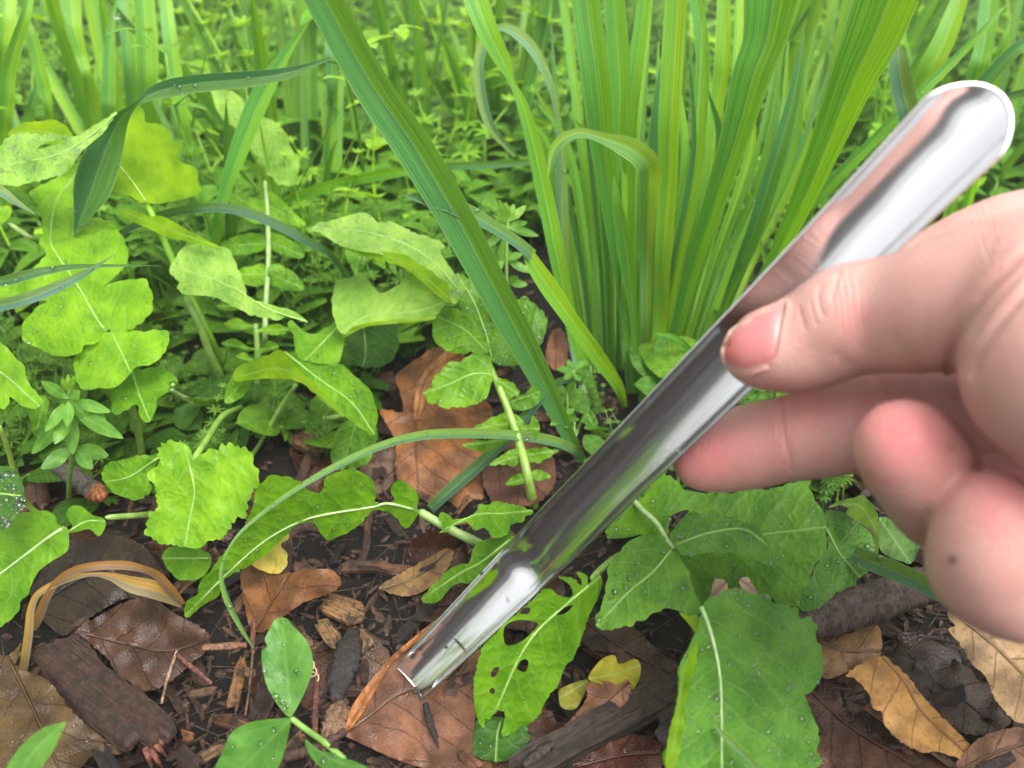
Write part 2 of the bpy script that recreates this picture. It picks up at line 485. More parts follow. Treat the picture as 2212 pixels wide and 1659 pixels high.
def leaf(parent, outline, midrib, dep, color=(0.10, 0.235, 0.028), mat=None, teeth=(5, 26), holes=(), fold=0.0,
         wave=5.0, curl=0.0, quilt=1.0, drops=0, rib=0.0006, name='leaf', step=13, seed=None, rmax=0.0008, smooth_n=4, ribcol=(0.22, 0.37, 0.08), edgew=1.0):
    """a leaf traced as an outline on the 2212 grid, stood at its own depth, waved and folded"""
    global LEAFN
    LEAFN += 1
    seed = LEAFN if seed is None else seed
    r_ = np.random.default_rng(seed)
    dep = dep_fn(dep)
    O = catmull(np.asarray(outline, float)[:, :2], smooth_n, True)
    seg = np.roll(O, -1, 0) - O; L = np.hypot(seg[:, 0], seg[:, 1]); tot = L.sum()
    s_at = np.r_[0, np.cumsum(L)]
    n = max(24, int(tot / 6.5))
    ss = np.arange(n) / n * tot
    idx = np.clip(np.searchsorted(s_at, ss, side='right') - 1, 0, len(O) - 1)
    fr = ((ss - s_at[idx]) / (L[idx] + 1e-9))[:, None]
    Q = O[idx] * (1 - fr) + np.roll(O, -1, 0)[idx] * fr
    tn = np.roll(Q, -1, 0) - np.roll(Q, 1, 0); tn /= np.linalg.norm(tn, axis=1, keepdims=True) + 1e-9
    area = 0.5 * np.sum(Q[:, 0] * np.roll(Q[:, 1], -1) - np.roll(Q[:, 0], -1) * Q[:, 1])
    nrm = np.stack([tn[:, 1], -tn[:, 0]], 1) * (1 if area > 0 else -1)
    if teeth:
        amp, per = teeth
        ph = ss / per + 0.35 * np.sin(ss / per * 0.9 + seed) + 0.25 * np.sin(ss / per * 0.37 + 2 * seed)
        t_ = np.abs(np.sin(math.pi * ph)) ** 0.8 * (0.45 + 0.55 * np.abs(np.sin(ss / per * 1.37 + seed * 1.7))) + .2
        Q = Q + nrm * (1.7 * amp * (t_ - 0.6) * (0.75 + 0.5 * np.sin(ss / per * 0.5 + seed)))[:, None]
    holesQ = [catmull(np.asarray(h_, float)[:, :2], 4, True) for h_ in holes]
    x0, y0 = Q.min(0); x1, y1 = Q.max(0)
    gx, gy = np.meshgrid(np.arange(x0, x1, step), np.arange(y0, y1, step * 0.87))
    gx = gx + (np.arange(gx.shape[0]) % 2)[:, None] * step * 0.5
    gx = gx.ravel() + r_.uniform(-1, 1, gx.size) * step * 0.12; gy = gy.ravel() + r_.uniform(-1, 1, gy.size) * step * 0.12
    m = inside(Q, gx, gy) & (poly_dist(np.r_[Q, Q[:1]], gx, gy) > step * 0.45)
    for h_ in holesQ:
        m &= ~inside(h_, gx, gy) & (poly_dist(np.r_[h_, h_[:1]], gx, gy) > step * 0.4)
    pts = [Vector(p) for p in Q]; edges = [(i, (i + 1) % len(Q)) for i in range(len(Q))]
    for h_ in holesQ:
        b = len(pts); pts += [Vector(p) for p in h_]; edges += [(b + i, b + (i + 1) % len(h_)) for i in range(len(h_))]
    pts += [Vector(p) for p in np.c_[gx[m], gy[m]]]
    vo, _, fo, *_r = delaunay_2d_cdt(pts, edges, [], 0, 1e-4)
    P = np.array([(v.x, v.y) for v in vo]); T = np.array([f for f in fo if len(f) == 3], int)
    cen = P[T].mean(1)
    keep = inside(Q, cen[:, 0], cen[:, 1])
    for h_ in holesQ: keep &= ~inside(h_, cen[:, 0], cen[:, 1])
    T = T[keep]
    X, Y = P[:, 0], P[:, 1]
    mid = catmull(np.asarray(midrib, float)[:, :2], 5)
    dm, U, S = poly_dist(mid, X, Y, True)
    ed = poly_dist(np.r_[Q, Q[:1]], X, Y)
    D = dep(X, Y)
    size = max(x1 - x0, y1 - y0)
    px = np.mean(D) / FPX
    off = fold * dm * px                                       # V fold along the rib
    off = off + wave * px * wav(X, Y, size * 0.55, seed * 3 + 1)
    off = off + quilt * 3.4 * px * wav(X, Y, 62, seed * 3 + 2)
    off = off + edgew * 4.0 * px * np.exp(-ed / 16.0) * wav(X, Y, 55, seed * 5)
    off = off + curl * px * np.clip(1 - ed / 60.0, 0, 1) ** 2
    D2 = D + off
    V = unp(X, Y, D2)
    sc = px * 1000
    uv = np.c_[U * sc, dm * S * sc]
    o = mk(name, V, T, mat or M_LEAF, parent, uv, color=color)
    if rib:
        inb = inside(Q, mid[:, 0], mid[:, 1])
        mm = mid[inb]
        if len(mm) > 3:
            from_ = ((mm[:, None, :] - P[None]) ** 2).sum(-1)
            near = np.argsort(from_, 1)[:, :4]
            wgt = 1 / (np.take_along_axis(from_, near, 1) + 4.0); wgt /= wgt.sum(1, keepdims=True)
            dd = (D2[near] * wgt).sum(1)
            C = unp(mm[:, 0], mm[:, 1], dd - 0.00015)
            RV, RF = tube_geo(C, np.linspace(rib, rib * 0.3, len(C)) * 0.55, 6)
            mk('midrib', RV, RF, M_STEM, o, color=ribcol)
    if drops: add_drops(o, V, T, drops, seed=seed, rmax=rmax)
    return o
LEAFN = 0

def blade(parent, pts, color=(0.07, 0.19, 0.03), roll=0.0, foldk=0.18, name='blade', mat=None, drops=0, n=7, roll1=None, cross=7):
    """a strap leaf along (x, y, depth, width px); depth None = ground"""
    q_ = []
    for p in pts:
        d = p[2]
        if d is None: d = float(depth_of_h(p[1], 0.0))
        elif d < 0: d = float(depth_of_h(p[1], -d))
        q_.append((p[0], p[1], d, p[3]))
    c_ = catmull(q_, n)
    P = unp(c_[:, 0], c_[:, 1], c_[:, 2]); W = np.maximum(c_[:, 3], 0.8) * c_[:, 2] / FPX * 0.5
    T = np.gradient(P, axis=0); T /= np.linalg.norm(T, axis=1, keepdims=True) + 1e-12
    view = P - np.array([0, 0, CAM_H]); view /= np.linalg.norm(view, axis=1, keepdims=True)
    L = np.cross(T, view); L /= np.linalg.norm(L, axis=1, keepdims=True) + 1e-12
    N = np.cross(L, T)
    rl = np.radians(np.linspace(roll, roll if roll1 is None else roll1, len(P)))[:, None]
    L2 = L * np.cos(rl) + N * np.sin(rl); N2 = -L * np.sin(rl) + N * np.cos(rl)
    W = W / np.maximum(np.abs(np.cos(rl[:, 0])), 0.35)
    arc = np.r_[0, np.cumsum(np.linalg.norm(np.diff(P, axis=0), axis=1))] * 1000
    vs = np.linspace(-1, 1, cross); V = []; UV = []
    sd = abs(hash((round(pts[0][0]), round(pts[0][1])))) % 999
    rip = wav(arc, arc * 0.3, 26, sd) * 0.05
    for i in range(len(P)):
        for v in vs:
            V.append(P[i] + L2[i] * W[i] * v + N2[i] * W[i] * (foldk * (1 - abs(v)) * 2 - foldk + rip[i] * v)); UV.append((arc[i], v))
    F = [(i * cross + j, i * cross + j + 1, (i + 1) * cross + j + 1, (i + 1) * cross + j) for i in range(len(P) - 1) for j in range(cross - 1)]
    V = np.array(V)
    o = mk(name, V, F, mat or M_BLADE, parent, UV, color=color)
    if drops:
        T3 = np.array([(f[0], f[1], f[2]) for f in F] + [(f[0], f[2], f[3]) for f in F])
        add_drops(o, V, T3, drops, seed=sd)
    return o

def slab(parent, name, outline, dep, thick, color, mat, relief, seed, step=11, grain=None, label=None, cat=None, group=None):
    """a chunk with a traced face, relief along the grain, and real thickness"""
    dep = dep_fn(dep); r_ = np.random.default_rng(seed)
    Q = catmull(np.asarray(outline, float)[:, :2], 4, True)
    Q = Q + r_.normal(0, 1.6, Q.shape)
    x0, y0 = Q.min(0); x1, y1 = Q.max(0)
    gx, gy = np.meshgrid(np.arange(x0, x1, step), np.arange(y0, y1, step))
    gx = gx.ravel() + r_.uniform(-1, 1, gx.size) * 2; gy = gy.ravel() + r_.uniform(-1, 1, gy.size) * 2
    m = inside(Q, gx, gy) & (poly_dist(np.r_[Q, Q[:1]], gx, gy) > step * 0.5)
    pts = [Vector(p) for p in Q] + [Vector(p) for p in np.c_[gx[m], gy[m]]]
    vo, _, fo, *_r = delaunay_2d_cdt(pts, [(i, (i + 1) % len(Q)) for i in range(len(Q))], [], 0, 1e-4)
    P = np.array([(v.x, v.y) for v in vo]); T = np.array([f for f in fo if len(f) == 3], int)
    cen = P[T].mean(1); T = T[inside(Q, cen[:, 0], cen[:, 1])]
    X, Y = P[:, 0], P[:, 1]; D = dep(X, Y); px = np.mean(D) / FPX
    g = grain or (1, 0); gl = math.hypot(*g); ca, sa = g[0] / gl, g[1] / gl
    a_ = X * ca + Y * sa; b_ = -X * sa + Y * ca
    ed = poly_dist(np.r_[Q, Q[:1]], X, Y)
    off = relief * px * (0.9 * wav(a_ * 0.10, b_, 24, seed) + 1.4 * wav(a_ * 0.15, b_, 58, seed + 1) + 0.4 * wav(X, Y, 20, seed + 2)) + thick * 0.45 * np.exp(-ed / 9.0)
    V = unp(X, Y, D + off)
    W = V + np.array([0, 0.25, -1.0]) * thick * 0.6
    n = len(V); V2 = np.r_[V, W]
    cnt = {}
    for t in T:
        for e in ((t[0], t[1]), (t[1], t[2]), (t[2], t[0])): cnt[tuple(sorted(e))] = cnt.get(tuple(sorted(e)), 0) + 1
    F = [tuple(int(i) for i in t) for t in T] + [tuple(int(i) + n for i in t[::-1]) for t in T]
    F += [(e[0], e[1], e[1] + n, e[0] + n) for e, k in cnt.items() if k == 1]
    uvs = np.c_[a_, b_ * 1.0] * px * 1000; uvs = np.r_[uvs, uvs]
    o = mk(name, V2, F, mat, parent, uvs, color=color)
    return tag(o, label, cat, group)

def chip_geo(P, w, t, seed, ragged=.12):
    """split wood: flat irregular bar with ragged ends; returns verts, faces, uv"""
    r_ = np.random.default_rng(seed); P = np.asarray(P, float); n = len(P)
    T = np.gradient(P, axis=0); T /= np.linalg.norm(T, axis=1, keepdims=True) + 1e-12
    S_ = np.cross(T, np.array([.1, -.2, 1.0])); S_ /= np.linalg.norm(S_, axis=1, keepdims=True) + 1e-12
    B = np.cross(S_, T); L = np.linalg.norm(P[-1] - P[0])
    prof = [(-1, -.5), (-.95, .45), (-.4, .62), (.05, .48), (.5, .66), (.97, .4), (1, -.5), (.3, -.62), (-.4, -.6)]
    prof = [(a * r_.uniform(.85, 1.1), b * r_.uniform(.75, 1.2)) for a, b in prof]; m = len(prof)
    e0 = r_.uniform(-1, 1, m) * ragged * L; e1 = r_.uniform(-1, 1, m) * ragged * L
    V = []; UV = []
    for i in range(n):
        k = 1 + r_.uniform(-.08, .08)
        if i in (0, n - 1): k *= r_.uniform(.7, .95)
        for j, (a, b) in enumerate(prof):
            ax_ = (e0[j] if i == 0 else e1[j] if i == n - 1 else 0)
            V.append(P[i] + T[i] * ax_ + S_[i] * a * w * k + B[i] * b * t * k); UV.append((i / (n - 1) * L * 1000, j * .9 + a))
    F = [(i * m + j, i * m + (j + 1) % m, (i + 1) * m + (j + 1) % m, (i + 1) * m + j) for i in range(n - 1) for j in range(m)]
    F.append(tuple(range(m))[::-1]); F.append(tuple((n - 1) * m + j for j in range(m)))
    return np.array(V), F, UV

# ------------------------------------------------------------------ ground
def axis(fine0, fine1, stp, far):
    a = list(np.arange(fine0, fine1, stp)); s = stp; p = a[-1]
    while p < far: s *= 1.35; p += s; a.append(p)
    s = stp; p = a[0]; b = []
    while p > -far: s *= 1.35; p -= s; b.append(p)
    return np.array(b[::-1] + a)
ax, ay = axis(-0.35, 0.35, 0.005, 40), axis(0.06, 0.75, 0.005, 40)
GX, GY = np.meshgrid(ax, ay, indexing='ij')
GZ = gh(GX, GY) * np.exp(-np.maximum(np.hypot(GX, GY) - 1.5, 0))
nx, ny = GX.shape
Vg = np.stack([GX, GY, GZ], -1).reshape(-1, 3)
ii = (np.arange(nx - 1)[:, None] * ny + np.arange(ny - 1)[None]).ravel()
ground = mk('ground', Vg, np.c_[ii, ii + ny, ii + ny + 1, ii + 1], M_SOIL)
tag(ground, 'dark damp garden soil under the mulch and plants', kind='structure')
# ------------------------------------------------------------------ background weeds (copied meshes)
def acc():
    return {'V': [], 'F': [], 'UV': [], 'M': []}
def acc_add(A, V, F, UV, m):
    b = len(A['V']); A['V'] += [tuple(v) for v in V]; A['UV'] += [tuple(u) for u in UV]
    A['F'] += [tuple(int(i) + b for i in f) for f in F]; A['M'] += [m] * len(F)
def acc_leaf(A, base, dirv, up, length, width, m, droop=0.4, nl=6, shape=0.8, foldk=0.2):
    """oval or strap leaf from base along dirv"""
    d = np.array(dirv, float); d /= np.linalg.norm(d); up = np.array(up, float)
    s = np.cross(d, up); s /= np.linalg.norm(s) + 1e-9; n = np.cross(s, d)
    V = []; UV = []
    for i in range(nl + 1):
        t = i / nl
        c = np.array(base) + d * length * t + np.array([0, 0, -1]) * droop * length * t * t
        w = width * 0.5 * (math.sin(math.pi * min(1, t ** shape)) ** 0.8 + 0.04) if shape < 2 else width * 0.5 * (1 - t ** 3) * min(1, 0.5 + t * 3)
        for v in (-1, -0.5, 0, 0.5, 1):
            V.append(c + s * w * v + n * w * foldk * abs(v)); UV.append((t * length * 1000, v * w * 1000 if m != 1 else v))
    F = [(i * 5 + j, i * 5 + j + 1, i * 5 + j + 6, i * 5 + j + 5) for i in range(nl) for j in range(4)]
    acc_add(A, V, F, UV, m)
def acc_tube(A, P, R, m, seg=5):
    V, F = tube_geo(P, R, seg); acc_add(A, V, F, [(0, 0)] * len(V), m)
WEEDM = [M_LEAF, M_BLADE, M_STEM, M_PEA]
def finish(A, name):
    me = bpy.data.meshes.new(name)
    me.from_pydata(A['V'], [], A['F'])
    ul = me.uv_layers.new(name='vein')
    idx = np.empty(len(me.loops), np.int32); me.loops.foreach_get('vertex_index', idx)
    ul.data.foreach_set('uv', np.array(A['UV'], np.float32)[idx].ravel())
    for m in WEEDM: me.materials.append(m)
    me.polygons.foreach_set('material_index', np.array(A['M'], np.int32))
    me.polygons.foreach_set('use_smooth', np.ones(len(me.polygons), bool))
    me.update()
    return me

def bedstraw(r):
    A = acc()
    for s_ in range(r.integers(3, 6)):
        h = r.uniform(0.06, 0.15); a = r.uniform(0, 6.28); ln = r.uniform(0.01, 0.05); b0 = r.normal(0, 0.012, 2)
        P = np.array([(b0[0] + math.cos(a) * ln * t * t, b0[1] + math.sin(a) * ln * t * t, h * t) for t in np.linspace(0, 1, 8)])
        acc_tube(A, P, np.linspace(0.0012, 0.0006, 8), 2)
        k = int(h / 0.016)
        for i in range(2, k + 1):
            t = i / k; c = np.array([np.interp(t, np.linspace(0, 1, 8), P[:, j]) for j in range(3)])
            L = 0.016 * (1 - 0.45 * t) * r.uniform(0.8, 1.2); ph = r.uniform(0, 6.28); el = -0.1 + 0.9 * t * t
            for w in range(7):
                b = ph + w * 0.897
                acc_leaf(A, c, (math.cos(b), math.sin(b), el + r.normal(0, 0.12)), (0, 0, 1), L, L * 0.27, 0, 0.25, 4, 0.75)
    return finish(A, 'bedstraw')
def pea(r):
    A = acc()
    h = r.uniform(0.14, 0.3); a = r.uniform(0, 6.28); ln = r.uniform(0.0, 0.06)
    P = np.array([(math.cos(a) * ln * t * t + 0.006 * math.sin(9 * t), math.sin(a) * ln * t * t, h * t) for t in np.linspace(0, 1, 10)])
    acc_tube(A, P, np.linspace(0.0018, 0.001, 10), 2)
    k = int(h / 0.04)
    for i in range(1, k + 1):
        t = i / k; c = np.array([np.interp(t, np.linspace(0, 1, 10), P[:, j]) for j in range(3)]); ph = a + i * 2.6 + r.normal(0, 0.4)
        for sgn in (-1, 1):
            b = ph + sgn * 0.9
            acc_leaf(A, c, (math.cos(b), math.sin(b), r.uniform(0.1, 0.8)), (0, 0, 1), r.uniform(0.024, 0.038), r.uniform(0.014, 0.022), 3, 0.3, 6, 0.8)
        e = c + np.array([math.cos(ph), math.sin(ph), 0.5]) * 0.03
        acc_tube(A, np.linspace(c, e, 4), np.full(4, 0.0006), 2, 4)
        for sgn in (-1, 1):
            b = ph + sgn * 1.0
            acc_leaf(A, e, (math.cos(b), math.sin(b), r.uniform(0, 0.7)), (0, 0, 1), r.uniform(0.018, 0.028), r.uniform(0.01, 0.016), 3, 0.3, 6, 0.8)
    return finish(A, 'pea_vine')
def tuft(r):
    A = acc()
    for i in range(r.integers(5, 9)):
        a = r.uniform(0, 6.28); L = r.uniform(0.14, 0.34); sp = r.uniform(0.08, 0.5); b0 = r.normal(0, 0.01, 2)
        d = np.array([math.cos(a) * sp, math.sin(a) * sp, 1.0])
        sd = np.array([-math.sin(a + r.normal(0, 0.8)), math.cos(a), 0])
        acc_leaf(A, (b0[0], b0[1], 0), d, np.cross(sd, d), L, r.uniform(0.005, 0.011), 1, r.uniform(0.05, 0.4), 10, 3, 0.25)
    return finish(A, 'grass_tuft')
def rosette(r):
    A = acc()
    for i in range(r.integers(4, 7)):
        a = i * 2.4 + r.normal(0, 0.3); el = r.uniform(0.5, 1.6); L = r.uniform(0.06, 0.11)
        d = np.array([math.cos(a), math.sin(a), el]); d /= np.linalg.norm(d)
        e = d * L * 0.6
        acc_tube(A, np.linspace((0, 0, 0), e, 5), np.linspace(0.0018, 0.0012, 5), 2)
        up = np.array([-math.cos(a) * el, -math.sin(a) * el, 1])
        acc_leaf(A, e, d + np.array([0, 0, -0.2]), up, L * 0.75, L * 0.5, 0, 0.35, 7, 0.85, 0.12)
        s = np.cross(d, up); s /= np.linalg.norm(s)
        for t in (0.65, 0.85):
            for sg in (-1, 1): acc_leaf(A, d * L * t * 0.6, s * sg + d * 0.4, up, L * 0.22, L * 0.13, 0, 0.2, 5, 0.8)
    return finish(A, 'wild_mustard')

r0 = np.random.default_rng(11)
PROTO = {'bedstraw': [bedstraw(r0) for _ in range(5)], 'pea_vine': [pea(r0) for _ in range(5)],
         'grass_tuft': [tuft(r0) for _ in range(6)], 'wild_mustard': [rosette(r0) for _ in range(4)]}
WLAB = {'bedstraw': ('feathery whorled bedstraw growing in the soft green background', 'weed', 'whorled bedstraw in the background'),
        'pea_vine': ('oval-leaved pea vine standing among the blurred background weeds', 'vine', 'pea vines in the background'),
        'grass_tuft': ('upright tuft of narrow grass in the blurred green background', 'grass', 'grass tufts in the background'),
        'wild_mustard': ('small broad-leaved mustard seedling among the background weeds', 'seedling', 'mustard seedlings in the background')}
TONE = [('pale yellow-green ', (1.35, 1.2, 1.0)), ('fresh green ', (1.0, 1.0, 1.0)), ('deeper green ', (.66, .76, 1.0))]
def weed(kind, x, y, s, a, col, tilt=0.0, where=None):
    me = PROTO[kind][int(r0.integers(len(PROTO[kind])))]
    o = bpy.data.objects.new(kind, me); COL.objects.link(o)
    o.location = (x, y, float(gh(np.array(x), np.array(y))) - 0.001); o.rotation_euler = (tilt, 0, a); o.scale = (s, s, s)
    tn, k = TONE[int(r0.choice(3, p=[.3, .45, .25]))]
    o.color = tuple(c * m for c, m in zip(col, k)) + (1,)
    lb, ct, gp = WLAB[kind]
    if where: lb, gp = where[0] + ' ' + where[1][kind], where[1][kind] + ' ' + where[0]; lb = where[1][kind] + ' ' + where[0]
    tag(o, tn + lb, ct, tn + gp)
def free_spot(x, y):
    return True
n_w = 0
cand = 0
while n_w < 420 and cand < 6000:
    cand += 1
    y = 0.36 + 1.75 * r0.random() ** 1.7
    x = r0.uniform(-1, 1) * (y * 0.78 + 0.05)
    vx = CX + FPX * x / (y * CP + CAM_H * SP); d0 = y * CP + CAM_H * SP
    if y < 0.46 and vx > 980: continue
    if y < 0.42 and r0.random() < 0.5: continue
    k = r0.choice(['bedstraw', 'pea_vine', 'grass_tuft', 'wild_mustard'], p=[0.36, 0.22, 0.3, 0.12])
    g = r0.uniform(0.92, 1.1)
    base = {'bedstraw': (0.17, 0.36, 0.018), 'pea_vine': (0.19, 0.39, 0.02), 'grass_tuft': (0.12, 0.29, 0.025), 'wild_mustard': (0.17, 0.36, 0.018)}[k]
    s = r0.uniform(0.75, 1.15)
    if y < 0.5: s *= 0.62
    weed(k, x, y, s, r0.uniform(0, 6.28), tuple(c * g for c in base), r0.normal(0, 0.12))
    n_w += 1

# low ground cover between the weeds: nobody could count it
A = acc(); rc = np.random.default_rng(5)
for i in range(14000):
    y = 0.36 + 1.9 * rc.random() ** 1.5; x = rc.uniform(-1, 1) * (y * 0.8 + 0.05)
    if y < 0.46 and x > -0.02: continue
    a = rc.uniform(0, 6.28); z = rc.uniform(0.002, 0.05) + max(0, y - .7) * rc.uniform(0, .16)
    acc_leaf(A, (x, y, z), (math.cos(a), math.sin(a), rc.uniform(-0.2, 0.9)), (0, 0, 1), rc.uniform(0.014, 0.034) * (1 + .3 * y), rc.uniform(0.007, 0.018) * (1 + .3 * y), 0, 0.3, 3, 0.8)
    if i % 2 == 0: acc_tube(A, [(x, y, -0.002), (x, y, z * 0.6), (x, y, z)], [0.0008] * 3, 2, 4)
for i in range(2600):                                   # the same cover to either side of the view
    if i % 3: x = rc.uniform(.2, .85); y = rc.uniform(.02, .62)
    else: x = rc.uniform(-.85, -.22); y = rc.uniform(-.05, .45)
    if abs(x) < .68 * (y * CP + CAM_H * SP) + .04: continue
    a = rc.uniform(0, 6.28); z = rc.uniform(.002, .06)
    acc_leaf(A, (x, y, z), (math.cos(a), math.sin(a), rc.uniform(-.2, .9)), (0, 0, 1), rc.uniform(.016, .036), rc.uniform(.008, .02), 0, .3, 3, .8)
gc = bpy.data.objects.new('ground_cover', finish(A, 'ground_cover')); COL.objects.link(gc)
gc.color = (0.10, 0.245, 0.015, 1)
tag(gc, 'dense low green leaves covering the ground behind the plants', kind='stuff')

WK = {'bedstraw': 'little whorled bedstraw', 'grass_tuft': 'short grass tuft', 'wild_mustard': 'tiny mustard seedling'}
# small weeds filling in under and between the traced plants
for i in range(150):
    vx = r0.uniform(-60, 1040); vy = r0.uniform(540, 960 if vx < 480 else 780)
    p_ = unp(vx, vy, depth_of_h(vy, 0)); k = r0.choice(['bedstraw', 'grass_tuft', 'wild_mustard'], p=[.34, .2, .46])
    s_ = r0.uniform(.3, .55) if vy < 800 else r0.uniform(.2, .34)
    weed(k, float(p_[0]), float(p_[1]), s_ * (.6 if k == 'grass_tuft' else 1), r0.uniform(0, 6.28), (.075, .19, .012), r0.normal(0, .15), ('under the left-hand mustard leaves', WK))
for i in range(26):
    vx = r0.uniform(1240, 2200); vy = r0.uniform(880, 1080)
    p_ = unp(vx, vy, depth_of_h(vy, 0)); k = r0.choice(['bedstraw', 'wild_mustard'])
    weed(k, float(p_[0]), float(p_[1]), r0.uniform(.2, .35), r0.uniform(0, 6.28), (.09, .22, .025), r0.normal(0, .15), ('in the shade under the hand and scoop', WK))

# weathered timber stake far behind, right
q = NT('weathered_timber'); co = q.n('TexCoord').outputs['Object']
g = q.noise(q.n('Mapping', {'Vector': co, 'Scale': (40, 40, 3)}).outputs[0], 1.0, 5, .7)
M_TIMBER = q.done(q.n('BsdfPrincipled', {'Base Color': q.mix(g, (.22, .16, .15), (.52, .42, .40)), 'Roughness': .8, 'Normal': q.bump(g, .6, .004)}))
def stake(x, y, w, h, tilt, label):
    bm = bmesh.new(); bmesh.ops.create_cube(bm, size=1.0)
    for v in bm.verts: v.co = Vector((v.co.x * w * (1 if v.co.z < 0 else .94), v.co.y * w * .6, (v.co.z + .5) * h - .03))
    bmesh.ops.bevel(bm, geom=list(bm.edges), offset=w * .08, segments=2, affect='EDGES')
    bmesh.ops.subdivide_edges(bm, edges=[e for e in bm.edges if e.calc_length() > h * .5], cuts=8)
    V = np.array([v.co[:] for v in bm.verts]); F = [tuple(v.index for v in f.verts) for f in bm.faces]; bm.free()
    V[:, 0] += V[:, 2] * tilt + .004 * np.sin(V[:, 2] * 23)
    V += np.array([x, y, 0])
    tag(mk('wooden_stake', V, F, M_TIMBER, None), label, 'stake')
stake(.80, 1.42, .075, .6, .10, 'weathered pinkish grey timber stake behind the iris blades')
stake(1.22, 1.72, .10, .5, -.05, 'thicker weathered timber stake farther back among the weeds')

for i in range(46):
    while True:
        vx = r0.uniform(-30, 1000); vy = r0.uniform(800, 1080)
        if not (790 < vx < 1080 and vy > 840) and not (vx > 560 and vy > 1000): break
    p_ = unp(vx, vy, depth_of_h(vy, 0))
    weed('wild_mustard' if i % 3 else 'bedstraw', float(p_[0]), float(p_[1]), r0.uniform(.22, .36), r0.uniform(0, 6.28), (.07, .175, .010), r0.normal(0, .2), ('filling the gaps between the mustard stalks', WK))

for i in range(36):                                      # weeds just outside the picture at both sides
    while True:
        y = r0.uniform(.05, .62); x = r0.uniform(.2, .75) * (1 if i % 3 else -1)
        if abs(x) > .70 * (y * CP + CAM_H * SP) + .05: break
    weed(r0.choice(['bedstraw', 'pea_vine', 'wild_mustard', 'grass_tuft']), x, y, r0.uniform(.5, .8), r0.uniform(0, 6.28), (.15, .33, .018), r0.normal(0, .12))

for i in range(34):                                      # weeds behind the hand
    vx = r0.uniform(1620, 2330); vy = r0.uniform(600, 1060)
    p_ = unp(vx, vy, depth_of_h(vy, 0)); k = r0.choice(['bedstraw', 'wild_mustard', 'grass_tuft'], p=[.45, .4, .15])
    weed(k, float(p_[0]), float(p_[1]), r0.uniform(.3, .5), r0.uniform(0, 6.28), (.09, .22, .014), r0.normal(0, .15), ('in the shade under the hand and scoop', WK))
# ------------------------------------------------------------------ traced foreground plants
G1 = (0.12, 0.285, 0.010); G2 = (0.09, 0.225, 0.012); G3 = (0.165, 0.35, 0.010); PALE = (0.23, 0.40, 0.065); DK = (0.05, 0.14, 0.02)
YG = (0.27, 0.46, 0.008)
def base_at(x, y):
    p = unp(x, y, depth_of_h(y, 0.0)); return (float(p[0]), float(p[1]), 0.0)

# --- mustard beside the dark hanging grass blade, far left
pl = thing('wild_mustard', base_at(240, 900), 'tall mustard plant whose yellow-green leaf glows behind a hanging dark grass blade', 'mustard plant')
leaf(pl, g3(0, 0, [(870,680),(910,685),(935,730),(940,790),(1010,800),(1090,850),(1125,890),(1110,915),(1180,940),(1150,1030),(1230,1070),(1280,1100),(1280,1180),(1305,1230),(1260,1270),(1180,1290),(1090,1310),(1000,1320),(930,1310),(820,1260),(735,1235),(735,1120),(700,1010),(740,900),(800,790)]),
     g3(0, 0, [(1000,1400),(940,1300),(860,1180),(760,1060),(690,1000)]), ('d', [(300, 240, .318), (330, 430, .298)]), YG, M_BRIGHT, (3, 40), drops=10, rib=.0007)
leaf(pl, g3(0, 0, [(765,725),(700,760),(600,820),(520,870),(480,885),(400,880),(250,870),(160,865),(100,870),(30,910),(0,950),(-60,1000),(-60,1180),(10,1195),(100,1205),(200,1180),(330,1150),(420,1120),(460,1080),(500,1020),(540,970),(600,920),(660,870),(710,800)]),
     g3(0, 0, [(760,730),(560,900),(350,1010),(100,1060)]), ('d', [(130, 260, .279), (100, 395, .268)]), PALE, None, (3, 20), holes=[g3(0, 0, [(240,970),(290,925),(350,912),(420,912),(340,942)])], drops=420, rmax=.0006, quilt=1.6)
leaf(pl, g3(0, 0, [(60,890),(75,840),(160,795),(270,785),(350,775),(440,830),(475,890),(450,940),(250,930)]), g3(0, 0, [(470,900),(260,850),(80,860)]), ('d', [(100, 300, .30)]), YG, M_BRIGHT, (4, 30), rib=0)
leaf(pl, [(170,352),(120,385),(66,412),(68,428),(82,440),(88,470),(94,500),(86,528),(100,548),(60,590),(0,610),(0,660),(50,650),(100,650),(78,668),(55,690),(48,720),(56,740),(86,752),(116,768),(153,768),(176,760),(180,746),(200,744),(222,730),(232,712),(240,716),(268,716),(292,706),(318,684),(332,648),(322,622),(316,604),(278,604),(240,612),(222,620),(256,590),(276,562),(272,530),(262,506),(240,484),(214,470),(188,474),(160,490),(176,440),(180,390)],
     [(236,722),(210,690),(170,620),(130,560),(110,520),(120,440),(160,380)], ('d', [(150, 380, .312), (150, 600, .280), (200, 760, .262)]), G3, None, (3, 30), drops=90, rib=.0008, wave=7)
leaf(pl, [(167,754),(180,742),(222,722),(246,716),(300,716),(361,716),(360,752),(330,786),(293,792),(286,802),(250,836),(217,838),(187,842),(168,828),(160,794)],
     [(240,716),(262,760),(280,800)], ('d', [(250, 716, .272), (240, 840, .256)]), G3, None, (2.5, 30), drops=8, rmax=.0013, quilt=2)
leaf(pl, [(240,850),(247,816),(287,800),(350,796),(383,820),(366,846),(340,860),(338,880),(322,912),(302,900),(296,872),(270,886),(247,896)], [(285,802),(300,850),(322,905)], ('d', [(300, 800, .278), (300, 900, .262)]), G1, None, (3, 26), drops=8, rmax=.0013)
